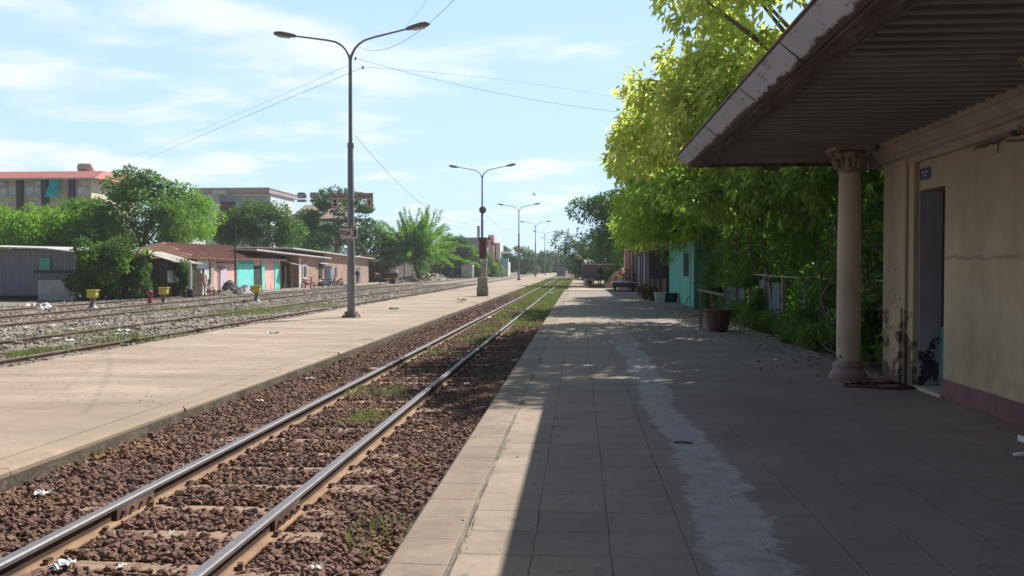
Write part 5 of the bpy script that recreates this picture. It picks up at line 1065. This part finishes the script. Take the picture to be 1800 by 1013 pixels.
MB().add([(0, .05, 0), (0, -.05, 0), (.16, -.05, .10), (.17, .03, .12), (.36, -.10, .09)], [(0, 1, 2, 3), (3, 2, 4)]).add([(0, .05, 0), (0, -.05, 0), (-.14, -.05, .12), (-.15, .03, .14), (-.28, -.10, .22)], [(0, 3, 2, 1), (3, 4, 2)]).build('wings', M['palew'], bd_)
# yellow switch boxes in the yard
def switch_box(px, py, label, stem=.34):
    p = at(px, py, z=-.27); t = empty('switch_box', (p.x, p.y, yard_z(p.x)), 0, label, 'switch box', 'yellow switch boxes in the yard')
    MB().box(-.20, .20, -.14, .14, stem + .12, stem + .42).build('body', M['yellow'], t, bevel=.03); MB().box(-.24, .24, -.17, .17, stem + .42, stem + .46).build('lid', M['yellow'], t)
    MB().lathe([(.24, 0), (.22, .05), (.12, .1), (.10, stem), (.14, stem + .12)], n=12).build('stem', M['lamphead'], t); MB().obox((.28, 0, stem + .2), (.12, .06, .06)).build('handle', M['dark'], t); return t
switch_box(163, 541, 'yellow switch box nearest the grey shed'); switch_box(288, 534, 'yellow switch box in front of the shack'); switch_box(451, 532, 'yellow switch box in front of the turquoise wall')
p = at(264, 534, z=-.3); hy = empty('red_bollard', (p.x, p.y, yard_z(p.x)), 0, 'small red hydrant-like post left of the middle yellow switch box', 'bollard'); MB().lathe([(.12, 0), (.13, .1), (.10, .14), (.10, .5), (.14, .53), (.14, .58), (.08, .64), (.02, .66)], n=14).build('body', M['redp'], hy); MB().tube([(-.17, 0, .42), (.17, 0, .42)], .05, 8).build('caps', M['maroon'], hy)
# ------------------------------------------------------------------ people
def person(label, loc, rz, joints, cloth, lower, hat=None, grp=None, held=None):
    """joints: dict of positions in metres; one skinned body"""
    t = empty('person', loc, rz, label, 'person', grp); J = joints
    names = []; vs = []; rad = []; es = []
    def a(n, p, r): names.append(n); vs.append(tuple(p)); rad.append(r); return len(vs) - 1
    pe = a('pelvis', J['pelvis'], .125); ch = a('chest', J['chest'], .135); nk = a('neck', J['neck'], .055); hd = a('head', J['head'], .088); top = a('top', Vector(J['head']) + (Vector(J['head']) - Vector(J['neck'])).normalized() * .09, .075)
    es += [(pe, ch), (ch, nk), (nk, hd), (hd, top)]
    for s in ('l', 'r'):
        sh_ = a('sh', J['sh' + s], .058); el = a('el', J['el' + s], .042); wr = a('wr', J['wr' + s], .03); d = (Vector(J['wr' + s]) - Vector(J['el' + s])).normalized(); pm = a('pm', Vector(J['wr' + s]) + d * .06, .034)
        es += [(ch, sh_), (sh_, el), (el, wr), (wr, pm)]
        u = d.orthogonal().normalized()
        for k, L in enumerate((.06, .075, .08, .07)):
            kn = a('kn', Vector(vs[pm]) + d * .035 + u * (.02 * (k - 1.5)), .010); f2 = a('ft', Vector(vs[pm]) + d * (.035 + L) + u * (.022 * (k - 1.5)) + d.cross(u) * .02, .008); es += [(pm, kn), (kn, f2)]
        th = a('th', Vector(vs[wr]) + d * .05 + u * .06, .010); es.append((wr, th))
        hp = a('hp', J['hp' + s], .09); kn = a('kne', J['kn' + s], .058); an = a('an', J['an' + s], .042); tb = a('toe', Vector(J['an' + s]) + Vector(J.get('fwd', (0, -.17, -.04))), .038); es += [(pe, hp), (hp, kn), (kn, an), (an, tb)]
    me = bpy.data.meshes.new('body'); me.from_pydata(vs, es, []); o = bpy.data.objects.new('body', me); COL.objects.link(o)
    md = o.modifiers.new('skin', 'SKIN'); sv = me.skin_vertices[0].data
    for i, r in enumerate(rad): sv[i].radius = (r, r)
    sv[0].use_root = True
    o.modifiers.new('sub', 'SUBSURF').levels = 1; bpy.context.view_layer.update()
    m2 = bpy.data.meshes.new_from_object(o.evaluated_get(bpy.context.evaluated_depsgraph_get())); bpy.data.objects.remove(o); m2.materials.clear()
    m2.materials.append(M['skin']); m2.materials.append(cloth); m2.materials.append(lower)
    nz = Vector(J['neck']); pz = Vector(J['pelvis'])
    wr = [Vector(J['wrl']), Vector(J['wrr'])]; hdv = Vector(J['head']); ank = [Vector(J['anl']), Vector(J['anr'])]
    legs = [Vector(J[k]) for k in ('hpl', 'hpr', 'knl', 'knr')]
    for f in m2.polygons:
        c = f.center; f.use_smooth = True
        if (c - hdv).length < .17 or min((c - q_).length for q_ in wr) < .14: f.material_index = 0
        elif min((c - q_).length for q_ in ank) < .16: f.material_index = 0
        elif min((c - q_).length for q_ in legs) < min((c - nz).length, (c - Vector(J['chest'])).length) and (c - pz).length > .05: f.material_index = 2
        else: f.material_index = 1
    b = bpy.data.objects.new('body', m2); COL.objects.link(b); b.parent = t
    fw = Vector(J.get('fwd', (0, -.17, -.04))); fw.z = 0; fw.normalize(); h = MB()
    cc = hdv + (hdv - nz).normalized() * .05 - fw * .025; h.lathe([(.03, -.02), (.088, .0), (.092, .05), (.07, .10), (.01, .125)], c=cc, n=12); h.build('hair', M['hair'], t)
    nose = MB().obox(hdv + fw * .088, (.022, .022, .04)); nose.obox(hdv + fw * .082 + Vector((0, 0, -.045)), (.05, .012, .012)); nose.obox(hdv + fw * .078 + Vector((-.03, 0, .02)), (.02, .012, .01)); nose.obox(hdv + fw * .078 + Vector((.03, 0, .02)), (.02, .012, .01)); nose.build('face', M['skin'], t)
    if hat: MB().lathe([(.20, -.02), (.21, -.01), (.10, .05), (.085, .12), (.01, .14)], c=cc + Vector((0, 0, .02)), n=16).build('hat', hat, t)
    return t
def pose(kind):
    if kind == 'stand': return dict(pelvis=(0, 0, .95), chest=(0, .01, 1.27), neck=(0, 0, 1.45), head=(0, -.01, 1.58), shl=(-.19, 0, 1.38), shr=(.19, 0, 1.38), ell=(-.25, .03, 1.10), elr=(.25, .03, 1.10), wrl=(-.22, -.10, .88), wrr=(.24, -.06, .86), hpl=(-.10, 0, .88), hpr=(.10, 0, .88), knl=(-.12, -.04, .48), knr=(.14, .05, .48), anl=(-.12, .0, .07), anr=(.17, .10, .07))
    if kind == 'bend': return dict(pelvis=(0, 0, .88), chest=(0, -.30, 1.08), neck=(0, -.46, 1.12), head=(0, -.58, 1.10), shl=(-.18, -.38, 1.10), shr=(.18, -.38, 1.10), ell=(-.2, -.45, .80), elr=(.2, -.45, .80), wrl=(-.14, -.62, .62), wrr=(.14, -.62, .62), hpl=(-.1, .02, .84), hpr=(.1, .02, .84), knl=(-.12, -.08, .46), knr=(.12, .06, .46), anl=(-.12, .0, .07), anr=(.12, .12, .07))
    return dict(pelvis=(0, 0, .32), chest=(0, -.05, .62), neck=(0, -.08, .80), head=(0, -.10, .93), shl=(-.18, -.06, .73), shr=(.18, -.06, .73), ell=(-.24, -.22, .52), elr=(.24, -.22, .52), wrl=(-.16, -.40, .44), wrr=(.16, -.40, .44), hpl=(-.1, -.02, .30), hpr=(.1, -.02, .30), knl=(-.16, -.38, .42), knr=(.16, -.38, .42), anl=(-.14, -.30, .07), anr=(.14, -.30, .07))
q = at(1053, 502, z=-.06); person('person in dark clothes and pale hat standing where the right platform ends', (q.x, 73, -.08), R(35), pose('stand'), M['clothdark'], M['clothdark'], M['hat'])
def on(px, X=HX + 1.5): y = yx(px, X); return (X, y, GZ + .0)
person('person in a pink outfit standing before the mint wall', on(357), R(60), pose('stand'), M['clothpink'], M['clothpink'])
person('person crouching in white beside the one in pink', on(366), R(60), pose('squat'), M['clothwhite'], M['clothpink'])
person('person in a white shirt crouching at the open brick doorway', on(561), R(80), pose('squat'), M['clothwhite'], M['clothdark'])
person('dark-clothed person standing by the brick wall, right of the nearest lamp post', on(628), R(60), pose('stand'), M['clothdark'], M['clothdark'])
x_, y_, z_ = on(668, -20.5); person('person bending over the maroon and yellow handcart in the yard', (x_, y_, -.32), R(-75), pose('bend'), M['clothpink'], M['clothdark'])
hc = empty('handcart', (x_ + 1.1, y_ + .4, -.33), R(15), 'maroon and yellow handcart heaped with a white bag', 'handcart'); MB().obox((0, 0, .95), (1.3, .8, .55)).build('load', M['maroon'], hc, bevel=.12); MB().obox((0, 0, .58), (1.5, .85, .14)).build('bed', M['ygreen'], hc); MB().obox((.45, 0, 1.25), (.4, .5, .35), (0, .2, 0), .05).build('bag', M['white'], hc, bevel=.08)
for s in (-1, 1): MB().tube([(.1, s * .47, .3), (.1, s * .52, .3)], .3, 16).build('wheel', M['dark'], hc)
MB().tube([(-.7, .3, .6), (-1.3, .3, .85)], .025, 5).tube([(-.7, -.3, .6), (-1.3, -.3, .85)], .025, 5).build('handles', M['wood'], hc)
x_, y_, z_ = on(345); tag(MB().lathe([(.22, 0), (.2, .45), (.12, .5)], c=(x_, y_ - .8, GZ + .05), n=12).build('dark_basket', M['clothdark']), 'dark basket at the left corner of the mint wall', 'basket'); tag(MB().lathe([(.08, 0), (.09, .9), (.07, 1.5), (.09, 1.55)], c=(x_, y_ - .8, GZ + .55), n=12).build('white_post', M['white']), 'tall white bundle standing on the dark basket left of the mint wall', 'post')
def motorbike(label, loc, rz, m_):
    t = empty('motorbike', loc, rz, label, 'motorbike', 'motorbikes parked by the brick houses')
    for xx in (-.62, .62):
        w_ = MB(); R_ = .28
        w_.tube([(xx + R_ * math.cos(a * math.pi / 10), 0, .29 + R_ * math.sin(a * math.pi / 10)) for a in range(21)], .045, 6, cap=False); ww = w_.build('wheel', M['dark'], t)
        sp2 = MB().tube([(xx, -.05, .29), (xx, .05, .29)], .06, 8); [sp2.tube([(xx, 0, .29), (xx + R_ * math.cos(a * .785), 0, .29 + R_ * math.sin(a * .785))], .008, 4) for a in range(8)]; o_ = sp2.build('hub', M['galv'], t); o_.parent = ww
    MB().tube([(.62, 0, .29), (.50, 0, .75), (.42, 0, .98)], .035, 6).build('fork', M['galv'], t); MB().tube([(.40, -.30, 1.02), (.44, 0, .98), (.40, .30, 1.02)], .02, 6).build('handlebar', M['dark'], t)
    MB().tube([(.46, 0, .78), (.25, 0, .48), (-.1, 0, .42), (-.35, 0, .6), (-.75, 0, .68)], [.07, .10, .13, .13, .05], 8).build('body', m_, t); MB().tube([(.0, 0, .74), (-.3, 0, .76), (-.62, 0, .80)], [.08, .11, .07], 8, flat=.6).build('seat', M['dark'], t)
    MB().obox((.52, 0, .88), (.12, .14, .14)).build('headlight', M['glass'], t); return t
motorbike('red motorbike parked under the barred window', on(541), R(70), M['redp']); motorbike('dark blue motorbike parked beside the open brick doorway', on(572), R(60), M['cloth1']); motorbike('black motorbike farther along the brick wall', on(584), R(75), M['clothdark'])
for k, (px, mt, lb) in enumerate(((575, 'cloth1', 'dark blue cloth hung on a line by the blue door'), (581, 'cloth2', 'pale blue cloth hung on a line by the blue door'), (588, 'cloth1', 'small navy cloth at the right end of the line'))):
    X_ = HX + .9; y0 = yx(px, X_); tag(MB().sheet(lambda u, v: (X_ + .06 * math.sin(u * 12), y0 + u * .9, .55 + v * .85), 12, 3).build('laundry', M[mt]), lb, 'laundry', 'laundry by the brick houses')
for (px, w2, h2, mt, lb, X_) in ((404, 2.4, .9, 'clothdark', 'big black heap of sacks before the pink wall', HX + 1.2), (390, 3.2, .35, 'plank', 'low flat cart of scrap beside the black sacks', HX + 1.4), (432, 3.0, .55, 'greysheet', 'grey scrap heap in front of the turquoise wall', HX + .9), (600, 2.0, .7, 'brick', 'heap of bricks against the second brick house', HX + 1.1), (609, 1.2, .45, 'white', 'white sacks lying near the nearest lamp post by the brick wall', HX + 2.2)):
    mound('scrap_heap', (X_, yx(px, X_), GZ), (.8, w2 * .5), h2, M[mt], lb, 'heap', 40, M['gstone'])
# rubble mounds
x_, y_, _ = on(735, -21.5); mound('rubble_mound', (-20.8, y_ * .93, -.35), (1.8, 14), .6, M['yard'], 'long grey rubble mound below the feathery tree', 'mound', 700, M['gstone'])
t = mound('rubble_mound', (at(765, 490, Y=118).x, 118, -.35), (1.6, 6), .95, M['yard'], 'taller right end of the grey rubble with a pale sheet on top', 'mound', 350, M['gstone'])
p = at(742, 480, Y=116); tag(MB().sheet(lambda u, v: (p.x + (u - .5) * 2.2, 116 + (v - .5) * 1.5, .35 + .5 * math.sin(u * 3.1) + .05 * math.sin(v * 9 + u * 7)), 16, 8).build('pale_sheet', M['cement']), 'pale curved sheet lying on the rubble mound', 'sheet')
# litter
def scrap(p, s, mat, label, grp=None, nm='litter'):
    mb = MB(); n = 7; zz0 = p[2]
    mb.sheet(lambda u, v: ((u - .5) * s * (1 + .3 * math.sin(v * 9 + p[0])), (v - .5) * s * .7 * (1 + .3 * math.sin(u * 7)), .012 + s * .22 * abs(math.sin(u * 7.1 + p[1] * 3) * math.cos(v * 6.3 + p[0] * 5)) + s * .05), n, n, smooth=False)
    o = mb.build(nm, mat); o.location = p; o.rotation_euler = (0, 0, random.uniform(0, 6)); return tag(o, label, 'litter', grp)
def lit(px, py, s, lb, m_='litter', z=-.14): p = at(px, py, z=z); return scrap((p.x, p.y, p.z), s, M[m_], lb)
lit(72, 873, .13, 'crumpled white and purple wrapper on the ballast below the island platform'); lit(112, 1000, .12, 'torn pale wrapper at the foot of the left rail, bottom left'); lit(103, 1004, .09, 'scrap of dark blue film under the torn pale wrapper', 'cloth1')
lit(213, 1001, .05, 'tiny white scrap between the rails at the bottom edge'); lit(302, 941, .05, 'tiny white scrap between the rails left of the joint'); lit(556, 1004, .07, 'small white wrapper right of the rails at the bottom edge')
lit(903, 636, .10, 'white wrapper caught at the foot of the right platform', z=-.1); lit(820, 677, .10, 'white wrapper on the ballast beside the right rail'); lit(358, 803, .07, 'beige flat scrap left of the left rail', 'cement'); lit(860, 560, .2, 'white scrap between the rails far along')
lit(455, 708, .10, 'white scrap close under the island platform edge'); lit(545, 668, .10, 'second white scrap farther along under the island platform edge'); lit(967, 517, .32, 'bright blue-white bag lying on the right rail', 'skyw', z=-.03)
lit(230, 583, .40, 'black and white rubbish bag lying in the yard track', 'clothdark', -.15); lit(217, 585, .35, 'white plastic beside the black rubbish bag in the yard', 'litter', -.15); lit(68, 541, .8, 'large white rubbish patch before the grey shed', 'litter', -.3); lit(82, 546, .7, 'second white rubbish patch nearer than the large one', 'litter', -.3)
lit(812, 531, .5, 'clump of dark weeds on the island platform', 'L_dark', ZP); lit(693, 545, .3, 'small dark clump on the island platform', 'L_dark', ZP)
i = 0
while i < 55:
    px = random.uniform(0, 800); py = random.uniform(505, 610); 
    if py > 636 - px * .168 - 4: continue
    if py < 548 - px * .085: continue
    p = at(px, py, z=-.2); scrap((p.x, p.y, yard_z(p.x)), random.uniform(.07, .22), M['litter'], 'small white scrap of litter lying among the rusty yard tracks', 'white litter scattered over the yard tracks'); i += 1
for k in range(5):
    px, py = ((690, 530), (478, 588), (552, 552), (580, 545), (612, 541))[k]; lit(px, py, .2, ('white scrap on the edge of the island platform, ' + ('far along beyond the lamp post', 'nearest to the camera', 'second from the camera', 'third from the camera', 'just left of the lamp post foot')[k]), 'litter', ZP if k == 0 else -.0)

# ------------------------------------------------------------------ thin haze
bpyhm = bpy.data.materials.new('thin_air'); bpyhm.use_nodes = True; ht = bpyhm.node_tree; ht.nodes.clear()
ho = N(ht, 'ShaderNodeOutputMaterial'); hv = N(ht, 'ShaderNodeVolumePrincipled'); hv.inputs['Density'].default_value = 0.00045; hv.inputs['Color'].default_value = (.86, .93, 1, 1); hv.inputs['Anisotropy'].default_value = .3
ht.links.new(hv.outputs[0], ho.inputs['Volume'])
tag(MB().box(-905, 905, -205, 1605, -1.45, 14.5).build('haze', bpyhm), kind='stuff')
